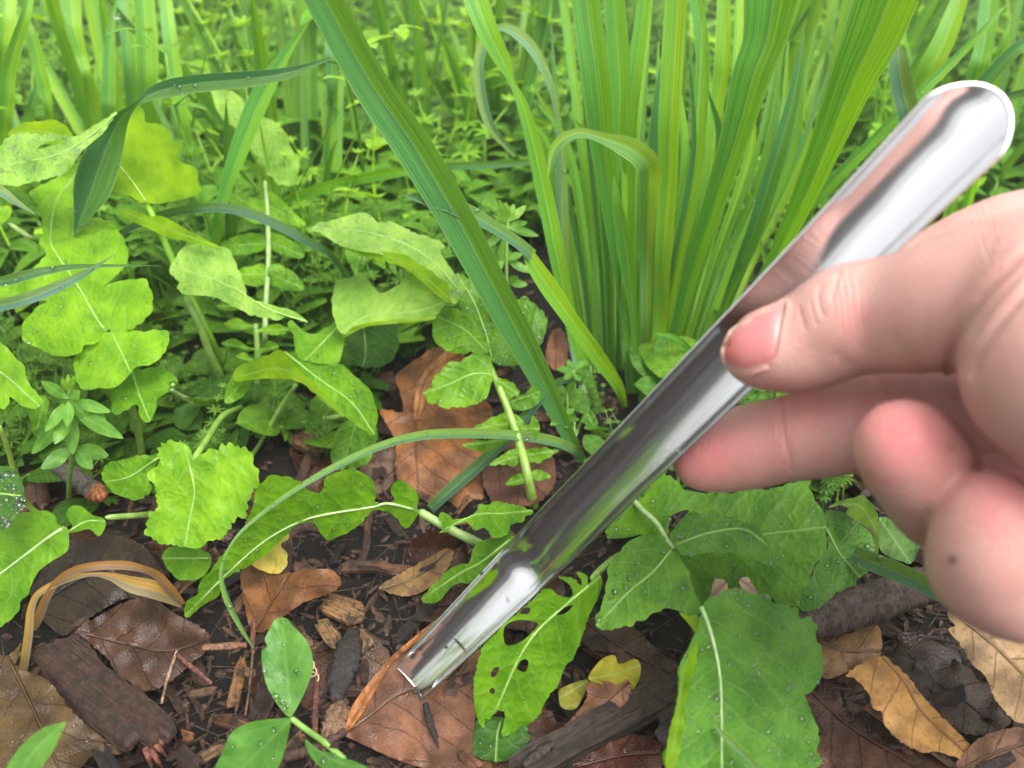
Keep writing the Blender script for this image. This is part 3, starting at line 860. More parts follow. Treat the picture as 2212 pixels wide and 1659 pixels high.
leaf(pl, g3(0, 0, [(770,1350),(850,1360),(960,1400),(1050,1400),(1200,1480),(1330,1550),(1430,1600),(1380,1600),(1200,1560),(1090,1540),(960,1480),(830,1420)]), g3(0, 0, [(780,1360),(1050,1470),(1420,1600)]), ('d', [(300, 460, .30), (460, 530, .285)]), YG, M_BRIGHT, None, rib=0)
stem(pl, 'petiole', [(318,440,.300),(346,500,.302),(372,560,.305),(415,650,.31),(460,745,.318),(490,830,None)], .0016, .0024, G3)
stem(pl, 'petiole', [(20,483,.31),(60,510,.305),(110,545,.312),(200,690,.285),(252,780,.27),(290,900,.29),(310,990,None)], .0013, .0020, (.2,.3,.08))

# --- the dark twisted blade and other single grasses
def grass(label, group=None, base=None):
    return thing('wild_grass', base, label, 'grass', group)
gb = grass('long dark green grass blade that twists over and hangs its broad tip down', None, base_at(800, 560))
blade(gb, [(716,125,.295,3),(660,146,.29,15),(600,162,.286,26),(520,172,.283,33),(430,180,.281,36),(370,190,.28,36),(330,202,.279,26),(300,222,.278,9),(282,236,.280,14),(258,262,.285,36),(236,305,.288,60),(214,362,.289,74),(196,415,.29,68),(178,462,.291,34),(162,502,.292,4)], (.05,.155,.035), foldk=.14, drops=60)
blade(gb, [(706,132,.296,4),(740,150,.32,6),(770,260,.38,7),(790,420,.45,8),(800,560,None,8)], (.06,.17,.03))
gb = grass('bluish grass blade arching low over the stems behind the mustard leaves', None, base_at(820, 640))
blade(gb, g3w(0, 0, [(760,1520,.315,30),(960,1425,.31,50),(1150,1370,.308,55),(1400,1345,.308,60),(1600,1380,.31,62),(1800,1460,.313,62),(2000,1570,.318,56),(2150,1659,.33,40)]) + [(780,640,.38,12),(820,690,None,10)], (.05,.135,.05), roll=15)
for pts, c_, lb in [
    ([(0,205,.232,0),(-60,190,.235,12)], None, None),
    (g3w(0, 1, [(-120,130,.225,30),(0,165,.222,60),(150,130,.222,64),(300,95,.224,52),(500,68,.23,30),(800,62,.24,14),(1040,63,.25,2)]), (.07,.17,.05), 'green grass blade lying level across the droplet-covered mustard leaf'),
    (g3w(0, 1, [(-120,340,.215,70),(0,320,.215,78),(150,285,.215,76),(300,230,.218,72),(480,150,.222,50),(620,70,.228,26),(725,0,.232,3)]), (.10,.20,.10), 'silvery grass blade slanting up across the droplet-covered mustard leaf'),
    ([(-40,392,.23,18),(0,412,.23,22),(40,440,.232,12),(75,462,.234,2)], (.14,.24,.10), 'short pale grass tip poking in below the silvery mustard leaf')]:
    if c_ is None: continue
    g_ = grass(lb, None, (-.16, .17, 0))
    x_, y_, d_, w_ = pts[0]
    blade(g_, [(x_ - 150, y_ + 260, .21, 8), (x_ - 90, y_ + 60, .222, w_ * .8)] + pts, c_, roll=12, drops=25)

# --- pale-leaved mustard at the back left, its pinnate stem
pl = thing('wild_mustard', base_at(575, 730), 'mustard plant with a smooth pale drooping leaf above paired leaflets on a straight stem', 'mustard plant')
leaf(pl, g3(0, 0, [(1370,580),(1470,580),(1530,610),(1600,680),(1640,760),(1720,760),(1800,810),(1860,900),(1900,990),(1940,1060),(1930,1140),(1900,1190),(1820,1200),(1790,1180),(1720,1100),(1640,980),(1570,900),(1530,830),(1450,780),(1400,690)]),
     g3(0, 0, [(1750,1190),(1690,1000),(1600,830),(1400,610)]), ('d', [(490, 200, .385), (600, 390, .365)]), PALE, None, (4, 34), fold=-.15, rib=0)
leaf(pl, g3(0, 0, [(1590,920),(1640,985),(1720,1100),(1790,1185),(1795,1215),(1740,1205),(1690,1100)]), g3(0, 0, [(1590,920),(1760,1200)]), ('d', [(570, 370, .374)]), YG, M_BRIGHT, None, rib=0)
leaf(pl, g3(0, 0, [(1465,1235),(1560,1265),(1700,1300),(1720,1310),(1720,1440),(1600,1430),(1500,1330)]), g3(0, 0, [(1725,1380),(1480,1250)]), ('d', [(540, 440, .37)]), G3, None, (2, 30), rib=0)
leaf(pl, g3(0, 0, [(1735,1240),(1820,1290),(1900,1370),(1980,1460),(1880,1460),(1780,1420),(1735,1380)]), g3(0, 0, [(1735,1330),(1970,1455)]), ('d', [(610, 440, .372)]), G3, None, (2, 30), rib=0)
leaf(pl, g3(0, 0, [(1440,1580),(1560,1520),(1700,1520),(1720,1600),(1600,1650),(1480,1640)]), g3(0, 0, [(1720,1580),(1450,1590)]), ('d', [(530, 530, .365)]), G1, None, (2, 30), rib=0)
leaf(pl, g3(0, 0, [(1750,1510),(1850,1540),(1940,1600),(1970,1659),(1900,1670),(1800,1640),(1745,1590)]), g3(0, 0, [(1745,1560),(1970,1660)]), ('d', [(620, 530, .366)]), G1, None, (2, 30), rib=0)
leaf(pl, g3(0, 1, [(1560,90),(1650,60),(1715,60),(1715,180),(1640,195),(1570,170)]), g3(0, 1, [(1715,120),(1565,120)]), ('d', [(540, 590, .355)]), G3, None, (2, 30), rib=0)
leaf(pl, g3(0, 1, [(1745,60),(1840,70),(1920,120),(1975,215),(1880,225),(1790,200),(1740,170)]), g3(0, 1, [(1742,110),(1970,210)]), ('d', [(610, 600, .355)]), G1, None, (2, 30), rib=0)
stem(pl, 'stem', [(572,390,.368),(577,450,.37),(580,553,.36),(574,660,.35),(572,730,.348),(566,790,None)], .0014, .0020, (.22,.33,.12))

# --- pale butterfly-shaped mustard in the middle left
pl = thing('wild_mustard', base_at(545, 905), 'mustard plant with a pale wavy wing-shaped leaf and long bare stalks over the bark mulch', 'mustard plant')
leaf(pl, [(366,580),(380,556),(397,533),(433,527),(473,530),(500,547),(513,580),(530,620),(533,640),(567,653),(600,663),(630,670),(667,697),(623,686),(593,690),(573,686),(547,681),(513,666),(467,643),(433,638),(400,636),(383,623),(387,610),(373,596)],
     [(660,694),(580,668),(500,620),(375,575)], ('d', [(450, 530, .292), (500, 680, .272)]), PALE, None, (3, 24), fold=.12, drops=12, rib=.0007, quilt=1.5)
leaf(pl, [(718,640),(730,604),(757,600),(774,588),(787,593),(800,613),(817,631),(834,631),(854,620),(870,606),(884,590),(900,590),(924,603),(950,620),(967,640),(967,656),(950,670),(937,683),(887,690),(837,693),(787,700),(757,710),(744,723),(730,712),(720,680)],
     [(740,715),(800,680),(900,672),(965,650)], ('d', [(840, 590, .305), (840, 720, .285)]), PALE, None, (2.5, 40), wave=6, rib=0, quilt=.8)
leaf(pl, [(738,722),(757,709),(787,699),(837,692),(890,688),(940,682),(936,690),(890,697),(800,704),(760,720),(744,730)], [(740,722),(840,697),(936,686)], ('d', [(840, 700, .287)]), YG, M_BRIGHT, None, rib=0)
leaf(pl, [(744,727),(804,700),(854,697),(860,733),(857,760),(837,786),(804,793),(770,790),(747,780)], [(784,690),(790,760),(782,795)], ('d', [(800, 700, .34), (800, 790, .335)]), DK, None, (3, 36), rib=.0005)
leaf(pl, g3(1, 1, [(-300,560),(-340,440),(-310,420),(-260,480),(-200,505),(-130,490),(-60,440),(0,400),(30,480),(10,600),(-20,690),(-100,700),(-220,680),(-290,640)]), g3(1, 1, [(10,420),(-120,560),(-200,640)]), ('d', [(680, 700, .30), (690, 780, .286)]), G1, None, (3, 34), drops=14)
leaf(pl, [(504,806),(533,783),(567,770),(583,766),(600,755),(613,760),(627,780),(653,806),(687,833),(717,860),(745,900),(700,870),(660,832),(620,818),(580,818),(540,820),(510,824)], [(520,812),(620,800),(740,895)], ('d', [(560, 780, .292), (720, 890, .276)]), YG, M_BRIGHT, (2, 34), rib=0)
leaf(pl, [(613,757),(640,776),(690,790),(735,786),(764,810),(787,830),(804,853),(814,886),(814,906),(807,940),(787,930),(757,906),(735,888),(700,850),(660,812),(630,785)], [(615,760),(690,820),(760,870),(808,938)], ('d', [(640, 780, .288), (800, 930, .272)]), G1, None, (2.5, 36), drops=12, rib=.0007)
leaf(pl, [(504,806),(520,800),(545,812),(530,850),(505,868),(484,870),(490,840)], [(530,815),(490,865)], ('d', [(510, 840, .30)]), G1, None, (2, 40), rib=0)
leaf(pl, [(722,940),(760,905),(812,920),(810,960),(795,1000),(760,1012),(718,1010)], [(770,910),(740,1010)], ('d', [(760, 950, .31)]), G2, None, (2, 40), rib=0)
stem(pl, 'petiole', [(400,640,.30),(430,700,.305),(452,760,.312),(475,810,.325),(500,880,None)], .0018, .0024, (.17,.29,.06))
stem(pl, 'petiole', [(548,905,None),(600,915,-.006),(680,907,-.008),(740,898,-.012),(800,880,-.02)], .0020, .0014, (.2,.32,.08))
stem(pl, 'petiole', [(545,900,None),(552,850,-.012),(556,760,-.03),(552,700,-.04)], .0024, .0016, (.15,.28,.05))
stem(pl, 'petiole', [(532,1000,None),(560,960,-.01),(600,890,-.025),(640,830,-.04)], .0012, .0012, (.16,.29,.06))
stem(pl, 'petiole', [(365,840,-.03),(400,860,-.02),(470,885,-.012),(540,905,None)], .0013, .0020, (.25,.34,.15))
for i, (x_, y_, w_, dr) in enumerate([(470,662,10,-6),(486,700,13,4),(480,742,11,10),(512,770,9,8),(606,676,12,-8),(622,712,13,0),(600,748,12,8),(584,776,9,6)]):
    sx = -1 if x_ < 550 else 1; y0_ = y_ + dr
    leaf(pl, [(553, y0_ + 3),(553 + (x_ - 553) * .3, y0_ - w_ * .5),(553 + (x_ - 553) * .62, y_ - w_),(x_ - sx * 6, y_ - w_ * .5),(x_ + sx * 3, y_),(x_ - sx * 10, y_ + w_ * .7),(553 + (x_ - 553) * .55, y_ + w_ * .9),(553 + (x_ - 553) * .25, y0_ + w_ * .5)], [(553, y0_ + 2),(x_, y_)], ('d', [(553, y_, .315), (x_, y_, .308 + .006 * (i % 3))]), G3 if i % 2 else G1, None, (1.5, 16), rib=0, wave=5, step=9, name='leaflet')

# --- centre pinnate mustard
pl = thing('wild_mustard', base_at(1153, 1095), 'upright mustard with toothed leaflets up one thick stalk before the orange dead leaf', 'mustard plant')
leaf(pl, [(666,497),(690,482),(710,478),(737,470),(774,460),(794,461),(817,480),(847,480),(880,496),(904,506),(927,513),(954,523),(960,536),(950,541),(967,570),(990,603),(1004,623),(984,655),(970,640),(967,616),(944,600),(924,583),(897,570),(874,553),(800,545),(740,532),(700,508),(688,502)],
     [(1000,640),(930,560),(830,510),(690,492)], ('d', [(780, 465, .305), (800, 540, .285), (990, 640, .285)]), PALE, None, (2.5, 18), drops=420, rmax=.0006, rib=.0006, quilt=1.8)
leaf(pl, [(735,530),(800,541),(874,549),(898,567),(924,580),(945,598),(968,614),(974,640),(984,655),(960,650),(925,620),(890,590),(860,572),(800,558)], [(740,532),(870,566),(975,648)], ('d', [(800, 545, .287), (980, 650, .283)]), YG, M_BRIGHT, (2, 22), rib=0)
leaf(pl, g3(1, 1, [(600,380),(680,340),(760,340),(840,390),(900,500),(960,590),(930,640),(860,620),(800,630),(740,630),(650,590),(600,540)]), g3(1, 1, [(940,620),(800,480),(640,400)]), ('d', [(940, 660, .298), (1040, 750, .30)]), G1, None, (3, 26), drops=40)
leaf(pl, g3(1, 1, [(740,120),(830,150),(900,200),(960,300),(1010,360),(1080,380),(1130,290),(1180,270),(1250,310),(1310,370),(1330,440),(1300,560),(1240,600),(1190,680),(1100,710),(1000,700),(960,640),(900,520),(840,400),(760,300)]), g3(1, 1, [(980,690),(940,520),(860,300),(760,140)]), ('d', [(1000, 600, .312), (1080, 780, .302)]), G2, None, (4, 30), holes=[g3(1, 1, [(940,390),(960,365),(990,370),(1015,410),(985,432),(950,425)])], drops=70, rib=.0008)
leaf(pl, g3(1, 1, [(525,890),(590,850),(600,780),(680,730),(690,690),(800,680),(840,640),(960,660),(980,760),(970,830),(950,900),(930,930),(860,960),(790,980),(740,970),(660,990),(640,960),(590,950)]), g3(1, 1, [(985,770),(850,765),(700,830),(530,890)]), ('d', [(930, 780, .296), (950, 870, .29)]), G1, None, (5, 24), drops=14, rmax=.0012, rib=.0006)
leaf(pl, g3(1, 1, [(1010,800),(1070,800),(1140,860),(1155,890),(1100,920),(1070,930),(1030,880)]), g3(1, 1, [(1020,810),(1140,890)]), ('d', [(1100, 840, .299)]), G1, None, (3, 20), rib=0, drops=5)
leaf(pl, g3(1, 1, [(1075,935),(1160,905),(1250,850),(1290,870),(1270,960),(1180,1000),(1110,990)]), g3(1, 1, [(1080,950),(1280,880)]), ('d', [(1130, 870, .30)]), G2, None, (3, 20), rib=0, drops=8)
leaf(pl, g3(1, 1, [(850,1120),(920,1080),(1020,1030),(1090,1010),(1180,1070),(1150,1130),(1000,1120)]), g3(1, 1, [(1120,1080),(860,1120)]), ('d', [(1080, 920, .297)]), G1, None, (4, 24), rib=0)
leaf(pl, g3(1, 1, [(1160,1110),(1220,1090),(1240,1030),(1285,1100),(1270,1170),(1190,1180)]), g3(1, 1, [(1160,1120),(1280,1120)]), ('d', [(1130, 930, .299)]), G1, None, (3, 20), rib=0)
leaf(pl, g3(1, 1, [(780,1225),(900,1195),(1050,1190),(1090,1200),(1000,1240),(980,1250),(930,1270),(850,1250)]), g3(1, 1, [(1100,1190),(790,1225)]), ('d', [(1050, 960, .293)]), G1, None, (3, 22), rib=0)
leaf(pl, g3(1, 1, [(960,1355),(1040,1290),(1130,1250),(1170,1270),(1170,1320),(1120,1360),(1040,1350)]), g3(1, 1, [(1170,1290),(970,1350)]), ('d', [(1090, 990, .291)]), G1, None, (3, 22), rib=0)
leaf(pl, g3(1, 1, [(1190,1260),(1290,1245),(1405,1260),(1330,1310),(1280,1340),(1200,1320)]), g3(1, 1, [(1190,1290),(1400,1262)]), ('d', [(1170, 980, .292)]), G1, None, (3, 22), rib=0)
leaf(pl, g3(1, 1, [(1065,1480),(1120,1420),(1180,1415),(1200,1460),(1130,1485)]), g3(1, 1, [(1195,1440),(1075,1478)]), ('d', [(1115, 1030, .288)]), G1, None, None, rib=0)
leaf(pl, g3(1, 1, [(1230,1400),(1290,1385),(1360,1430),(1290,1455),(1230,1450)]), g3(1, 1, [(1230,1430),(1355,1430)]), ('d', [(1165, 1030, .288)]), G1, None, None, rib=0)
stem(pl, 'stem', [(1050,766,.305),(1067,813,.302),(1090,866,.299),(1107,913,.297),(1124,966,.293),(1140,1030,.288),(1153,1095,None)], .0017, .0027, (.19,.31,.05))

# --- low mustard in front: scalloped lit leaves and a long leaf reaching right
pl = thing('wild_mustard', base_at(400, 1120), 'bright mustard seedling with round scalloped leaves beside the broken grey twig', 'mustard plant')
leaf(pl, [(357,956),(377,953),(407,966),(415,983),(413,1000),(430,983),(467,970),(493,961),(520,966),(537,976),(550,986),(543,1000),(560,1016),(557,1033),(563,1053),(547,1056),(540,1073),(533,1093),(530,1113),(500,1126),(493,1149),(473,1163),(450,1169),(427,1185),(400,1181),(367,1176),(333,1166),(317,1149),(317,1133),(323,1113),(340,1100),(338,1073),(333,1046),(320,1033),(320,1020),(347,1000),(340,983),(347,966)],
     [(408,1000),(420,1060),(410,1120),(400,1178)], ('h', [(440, 960, .058), (430, 1180, .036)]), G3, None, (7, 19), wave=6, rib=.0006, quilt=1.6)
leaf(pl, [(233,1000),(253,996),(293,986),(333,983),(347,986),(337,1003),(320,1030),(327,1053),(313,1073),(293,1080),(267,1073),(247,1066),(230,1046),(220,1030)], [(340,990),(280,1030),(232,1040)], ('h', [(280, 990, .042), (280, 1075, .03)]), G1, None, (5, 20))
stem(pl, 'petiole', [(413,1000,-.052),(440,960,-.05),(480,900,-.035),(520,880,-.02)], .0014, .0017, (.17,.3,.05))
stem(pl, 'petiole', [(283,870,-.045),(300,930,-.03),(306,985,-.015),(308,1030,None)], .0013, .0018, (.17,.3,.05))

pl = thing('wild_mustard', base_at(1090, 1210), 'mustard plant sending a long droplet-dotted leaf left under a pale arching grass blade', 'mustard plant')
leaf(pl, [(405,1334),(398,1322),(404,1298),(425,1287),(430,1262),(440,1250),(480,1200),(520,1150),(545,1098),(553,1060),(573,1036),(587,1026),(600,1029),(624,1030),(653,1046),(672,1062),(688,1066),(698,1058),(700,1040),(705,1030),(735,1018),(757,1013),(787,1023),(807,1043),(812,1073),(810,1086),(840,1086),(854,1076),(844,1063),(860,1036),(880,1046),(900,1063),(904,1080),(900,1095),(905,1106),(890,1130),(876,1142),(855,1118),(842,1106),(805,1102),(780,1130),(757,1146),(715,1166),(700,1161),(680,1132),(672,1128),(645,1132),(626,1148),(567,1203),(520,1230),(483,1253),(473,1286),(440,1306)],
     [(905,1104),(840,1088),(800,1096),(700,1112),(640,1130),(570,1170),(500,1230),(430,1300)], ('h', [(870, 1100, .028), (660, 1070, .046), (420, 1310, .014)]), G1, None, (2.5, 24), drops=210, rmax=.0006, rib=.0009, ribcol=(.33,.46,.22))
leaf(pl, g3(0, 2, [(1050,280),(1100,230),(1200,225),(1300,240),(1360,280),(1350,380),(1290,430),(1240,445),(1150,430),(1080,360)]), g3(0, 2, [(1350,300),(1070,300)]), ('h', [(400, 1260, .018)]), G1, None, (2, 40))
leaf(pl, g3(1, 2, [(640,130),(660,100),(640,40),(660,-5),(700,30),(730,50),(790,40),(830,30),(880,-10),(890,-50),(960,-45),(980,-70),(1040,-60),(1100,-50),(1180,-30),(1250,0),(1200,20),(1180,60),(1100,80),(1080,140),(990,170),(930,100),(880,120),(840,90),(800,60),(720,90),(690,120)]), g3(1, 2, [(660,120),(860,20),(1050,10),(1240,-10)]), ('h', [(980, 1110, .03), (1120, 1110, .04)]), G1, None, (3, 18), rib=.0005, drops=20, rmax=.0005)
leaf(pl, g3(1, 2, [(530,585),(540,530),(570,500),(680,390),(760,340),(830,330),(850,250),(900,190),(1000,170),(1090,140),(1130,200),(1120,300),(980,420),(840,460),(760,460),(700,500),(650,560),(610,590)]), g3(1, 2, [(1090,180),(900,330),(780,390),(560,540)]), ('h', [(1060, 1180, .03), (920, 1290, .012)]), G2, None, (3, 26), drops=16, rmax=.0006)
stem(pl, 'petiole', [(905,1104,-.027),(940,1125,-.025),(985,1150,-.022),(1030,1172,-.018),(1090,1210,None)], .0019, .0024, (.22,.34,.10))

# --- holed leaf right of the scoop tip
pl = thing('wild_mustard', base_at(1310, 1225), 'mustard plant with an insect-holed leaf hanging beside the tip of the metal scoop', 'mustard plant')
leaf(pl, g3(1, 2, [(1660,398),(1690,440),(1670,540),(1620,640),(1580,740),(1550,830),(1500,950),(1450,1000),(1400,1130),(1350,1180),(1300,1270),(1270,1330),(1190,1390),(1120,1430),(1042,1455),(1050,1380),(1062,1320),(1045,1288),(1000,1292),(960,1340),(925,1335),(928,1400),(885,1350),(862,1230),(860,1100),(880,1000),(920,870),(1000,790),(1060,720),(1150,650),(1250,560),(1330,492),(1400,535),(1475,555),(1500,530),(1480,470),(1405,418),(1500,432),(1555,480),(1560,440),(1520,392),(1590,408),(1600,470),(1640,420)]),
     g3(1, 2, [(1600,480),(1480,580),(1270,770),(1150,950),(1060,1150),(980,1330)]), ('h', [(1290, 1260, .034), (1160, 1400, .026), (1080, 1560, .012)]), G1, None, (2.6, 15),
     holes=[g3(1, 2, [(1058,745),(1140,700),(1255,712),(1268,745),(1180,830),(1110,862),(1058,850)]), g3(1, 2, [(968,1050),(990,1010),(1022,1008),(1005,1058),(980,1072)]), g3(1, 2, [(1138,1010),(1170,958),(1212,965),(1198,1032),(1160,1030)]), g3(1, 2, [(960,1160),(975,1140),(995,1150),(990,1176),(970,1176)]), g3(1, 2, [(1385,665),(1440,622),(1500,604),(1455,655)]), g3(1, 2, [(1152,655),(1195,618),(1225,625),(1210,660)])],
     drops=60, rmax=.0006, rib=.0008, quilt=1.5, step=11)
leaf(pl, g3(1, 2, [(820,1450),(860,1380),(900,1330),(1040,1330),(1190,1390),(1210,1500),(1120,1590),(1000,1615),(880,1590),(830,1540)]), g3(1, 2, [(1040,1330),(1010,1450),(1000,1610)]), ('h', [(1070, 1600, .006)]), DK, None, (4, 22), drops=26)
leaf(pl, g3(1, 2, [(1200,1640),(1260,1560),(1360,1490),(1370,1530),(1395,1540),(1330,1620),(1300,1680),(1200,1690)]), g3(1, 2, [(1370,1510),(1220,1670)]), ('h', [(1160, 1620, .01)]), G1, None, (4, 16))
stem(pl, 'petiole', [(1278,1252,-.034),(1292,1236,-.031),(1330,1205,-.02),(1370,1190,None)], .0012, .0018, (.2,.33,.08))

# --- big wet leaf at lower right
k5 = 2212 / 1200.0
def q5(pts): return gs(2300, 1850, k5, pts)
pl = thing('wild_mustard', base_at(1440, 1075), 'mustard plant with the largest wet lobed leaves below the curled fingers', 'mustard plant')
leaf(pl, q5([(1545,990),(1380,960),(1355,905),(1100,900),(1010,880),(870,965),(800,940),(700,760),(660,560),(600,480),(560,440),(500,300),(600,40),(680,130),(860,180),(1100,170),(1300,150),(1500,100),(1640,70),(1630,140),(1680,220),(1740,320),(1755,440),(1755,600),(1680,680),(1640,780),(1630,830),(1570,870),(1560,960)]),
     q5([(650,560),(900,500),(1200,480),(1700,420)]), ('h', [(1440, 1060, .036), (1750, 1150, .038), (1700, 1300, .03)]), (.105,.255,.022), None, (3, 30), drops=180, rmax=.0006, rib=.0005, holes=[q5([(615,455),(612,380),(640,330),(720,295),(760,300),(690,380),(640,440)])])
leaf(pl, q5([(150,450),(280,350),(330,280),(430,200),(520,60),(600,40),(700,110),(760,230),(690,300),(620,340),(610,450),(595,480),(500,470),(350,465),(230,465)]), q5([(400,260),(600,485)]), ('h', [(1360, 1130, .036), (1440, 1060, .034)]), G1, None, (3, 26), drops=70, rib=.0009, ribcol=(.33,.46,.22))
leaf(pl, q5([(90,1080),(130,980),(170,800),(175,700),(260,600),(300,540),(420,475),(560,480),(620,510),(650,560),(700,640),(760,760),(800,880),(850,990),(850,1040),(760,1060),(700,1030),(600,1000),(560,1020),(500,1040),(450,1080),(380,1100),(330,1140),(280,1130),(240,1145),(115,1160)]), q5([(650,560),(500,740),(330,880),(120,1100)]), ('h', [(1450, 1180, .044), (1310, 1330, .034), (1500, 1320, .04)]), (.11,.265,.028), None, (3.5, 26), drops=60, rib=.0005)
leaf(pl, q5([(655,535),(630,490),(660,420),(700,370),(760,310),(800,300),(850,320),(940,285),(1000,330),(1060,340),(1110,335),(1130,380),(1220,395),(1290,450),(1310,530),(1360,590),(1420,680),(1340,700),(1250,650),(1100,605),(900,600),(720,620)]), q5([(660,545),(900,460),(1150,430),(1300,520)]), ('h', [(1460, 1170, .048), (1640, 1180, .043)]), (.08,.215,.022), None, (3, 20), drops=80, rmax=.0007, rib=.0004)
leaf(pl, q5([(870,965),(1010,880),(1050,865),(1160,868),(1220,900),(1350,905),(1370,960),(1470,990),(1545,1000),(1560,1070),(1640,1080),(1690,1140),(1680,1220),(1715,1290),(1735,1430),(1700,1540),(1640,1620),(1600,1640),(1650,1760),(1700,1900),(1690,2050),(1640,2170),(640,2170),(640,1900),(680,1660),(690,1430),(760,1290),(800,1200),(830,1130),(850,1040)]),
     q5([(660,600),(760,810),(870,1040),(940,1260),(980,1460),(995,1650),(1000,2170)]), ('h', [(1540, 1300, .046), (1760, 1450, .03), (1480, 1640, .034)]), (.088,.23,.026), None, (3.5, 30), drops=330, rmax=.0007, rib=.0011, wave=8, ribcol=(.32,.45,.21))
leaf(pl, q5([(690,1035),(760,1060),(825,1050),(840,1130),(800,1200),(760,1290),(690,1430),(680,1660),(620,1900),(590,2170),(660,2170),(720,1900),(730,1700),(800,1450),(825,1250),(800,1180),(760,1120)]), q5([(820,1060),(790,1230),(720,1450),(690,1700),(640,2100)]), ('h', [(1500, 1350, .044), (1470, 1640, .04)]), YG, M_BRIGHT, (2, 30), rib=0)
leaf(pl, q5([(1560,1000),(1545,900),(1640,800),(1690,680),(1760,600),(1770,450),(1750,300),(1900,320),(2010,400),(2090,480),(2110,590),(2060,640),(2065,740),(1980,790),(1975,850),(1880,910),(1870,950),(1720,1010),(1640,1030)]), q5([(1760,430),(1850,600),(1950,720)]), ('h', [(1780, 1150, .028), (1820, 1290, .018)]), (.07,.19,.02), None, (3, 30), drops=60)
leaf(pl, q5([(1770,275),(1850,230),(1960,200),(2040,200),(2120,300),(2140,480),(2135,600),(2115,600),(2100,470),(2080,430),(2010,390),(1930,340),(1900,320),(1920,280),(1860,255)]), q5([(1790,265),(2000,260),(2125,450)]), ('h', [(1840, 1100, .036)]), (.17,.29,.035), M_BRIGHT, (2, 24), rib=0)
leaf(pl, g3(2, 2, [(1280,40),(1400,60),(1540,180),(1530,240),(1480,330),(1420,320),(1290,260),(1270,150)]), g3(2, 2, [(1290,60),(1460,310)]), ('h', [(1930, 1150, .022)]), (.10,.2,.05), None, (2, 40), rib=0)
stem(pl, 'petiole', [(1457,1183,-.046),(1440,1165,-.044),(1418,1130,-.04),(1384,1098,-.038),(1345,1055,-.03),(1310,1030,None)], .0009, .0014, (.34,.46,.22))

for o_ in (q5([(905,950),(930,870),(935,810),(980,790),(1030,810),(1040,860),(1015,880),(1010,920),(960,945)]), q5([(1130,790),(1190,780),(1220,830),(1260,890),(1200,895),(1140,850)])):
    leaf(pl, o_, [o_[0], o_[len(o_) // 2]], ('h', [(o_[0][0], o_[0][1], .0405)]), (.42,.30,.20), M_DEAD, (1.5, 8), rib=0, wave=1, step=6, quilt=.3, edgew=.3, name='withered_patch')
# --- left edge leaves
pl = thing('wild_mustard', base_at(130, 1130), 'mustard plant with a broad white-ribbed leaf above the arching straw-coloured dead grass', 'mustard plant')
leaf(pl, g3(0, 2, [(100,20),(200,0),(300,-10),(360,30),(370,80),(440,110),(445,210),(420,270),(340,310),(270,370),(210,440),(190,520),(140,570),(120,640),(60,700),(0,745),(-60,760),(-160,700),(-160,150),(-60,90),(0,110)]), g3(0, 2, [(400,110),(320,160),(160,280),(0,400),(-140,480)]), ('h', [(100, 1110, .038), (60, 1300, .024)]), G1, None, (2, 40), rib=.0010, ribcol=(.36,.48,.24), quilt=1.8)
leaf(pl, g3(0, 2, [(440,130),(470,90),(430,30),(450,-30),(520,-40),(600,20),(670,40),(685,90),(640,160),(580,110),(500,130)]), g3(0, 2, [(445,125),(560,60),(680,60)]), ('h', [(180, 1120, .026)]), G1, None, None)
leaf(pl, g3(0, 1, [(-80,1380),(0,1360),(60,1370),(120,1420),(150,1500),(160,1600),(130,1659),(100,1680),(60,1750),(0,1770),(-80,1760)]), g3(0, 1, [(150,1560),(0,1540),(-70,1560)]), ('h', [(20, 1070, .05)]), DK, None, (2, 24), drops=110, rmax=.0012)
leaf(pl, g3(0, 1, [(-100,600),(0,560),(60,620),(140,700),(190,830),(250,900),(280,950),(220,990),(130,960),(60,910),(60,950),(30,990),(0,970),(-100,900)]), g3(0, 1, [(-100,700),(40,780),(240,960)]), ('d', [(30, 760, .245), (60, 870, .232)]), G3, None, (4, 30))
leaf(pl, g3(0, 1, [(180,960),(260,900),(310,930),(310,1000),(270,1100),(240,1130),(200,1080)]), g3(0, 1, [(290,920),(240,1120)]), ('d', [(80, 890, .27)]), G1, None, (2, 30), rib=0)
stem(pl, 'petiole', [(228,1118,-.026),(290,1114,-.02),(340,1112,-.012),(400,1122,None)], .0014, .0018, (.2,.32,.08))
stem(pl, 'petiole', [(0,920,-.06),(20,980,-.045),(35,1040,-.03),(60,1090,-.012),(110,1130,None)], .0009, .0016, (.25,.36,.06))

# --- bedstraw whorls (traced)
def whorl(pl, c, tips, d, w, col, top=()):
    for i, (x, y) in enumerate(tips):
        dx, dy = x - c[0], y - c[1]; L = math.hypot(dx, dy); px_, py_ = -dy / L, dx / L
        pts = []
        for t, k in ((0, .12), (.2, .55), (.45, 1.0), (.7, .85), (.9, .4), (1, .02)):
            pts.append((c[0] + dx * t + px_ * w * k, c[1] + dy * t + py_ * w * k))
        for t, k in ((.9, .4), (.7, .85), (.45, 1.0), (.2, .55)):
            pts.append((c[0] + dx * t - px_ * w * k, c[1] + dy * t - py_ * w * k))
        leaf(pl, pts, [c, (x, y)], ('d', [(c[0], c[1], d + .001 * (i % 3)), (x, y, d - .006 + .004 * (i % 4))]), col, M_PEA, None, rib=0, wave=2, step=8, quilt=.2, name='leaflet', smooth_n=3)
pl = thing('bedstraw', base_at(150, 1090), 'small bedstraw with narrow whorled leaves above the broken grey twig', 'weed')
BC = (.12, .28, .04)
whorl(pl, (150, 863), [(88, 823),(172, 843),(240, 890),(212, 928),(145, 922),(97, 933),(128, 870)], .238, 13, BC)
whorl(pl, (152, 885), [(267, 947),(230,905),(157, 982),(68, 982),(118,960)], .243, 17, BC)
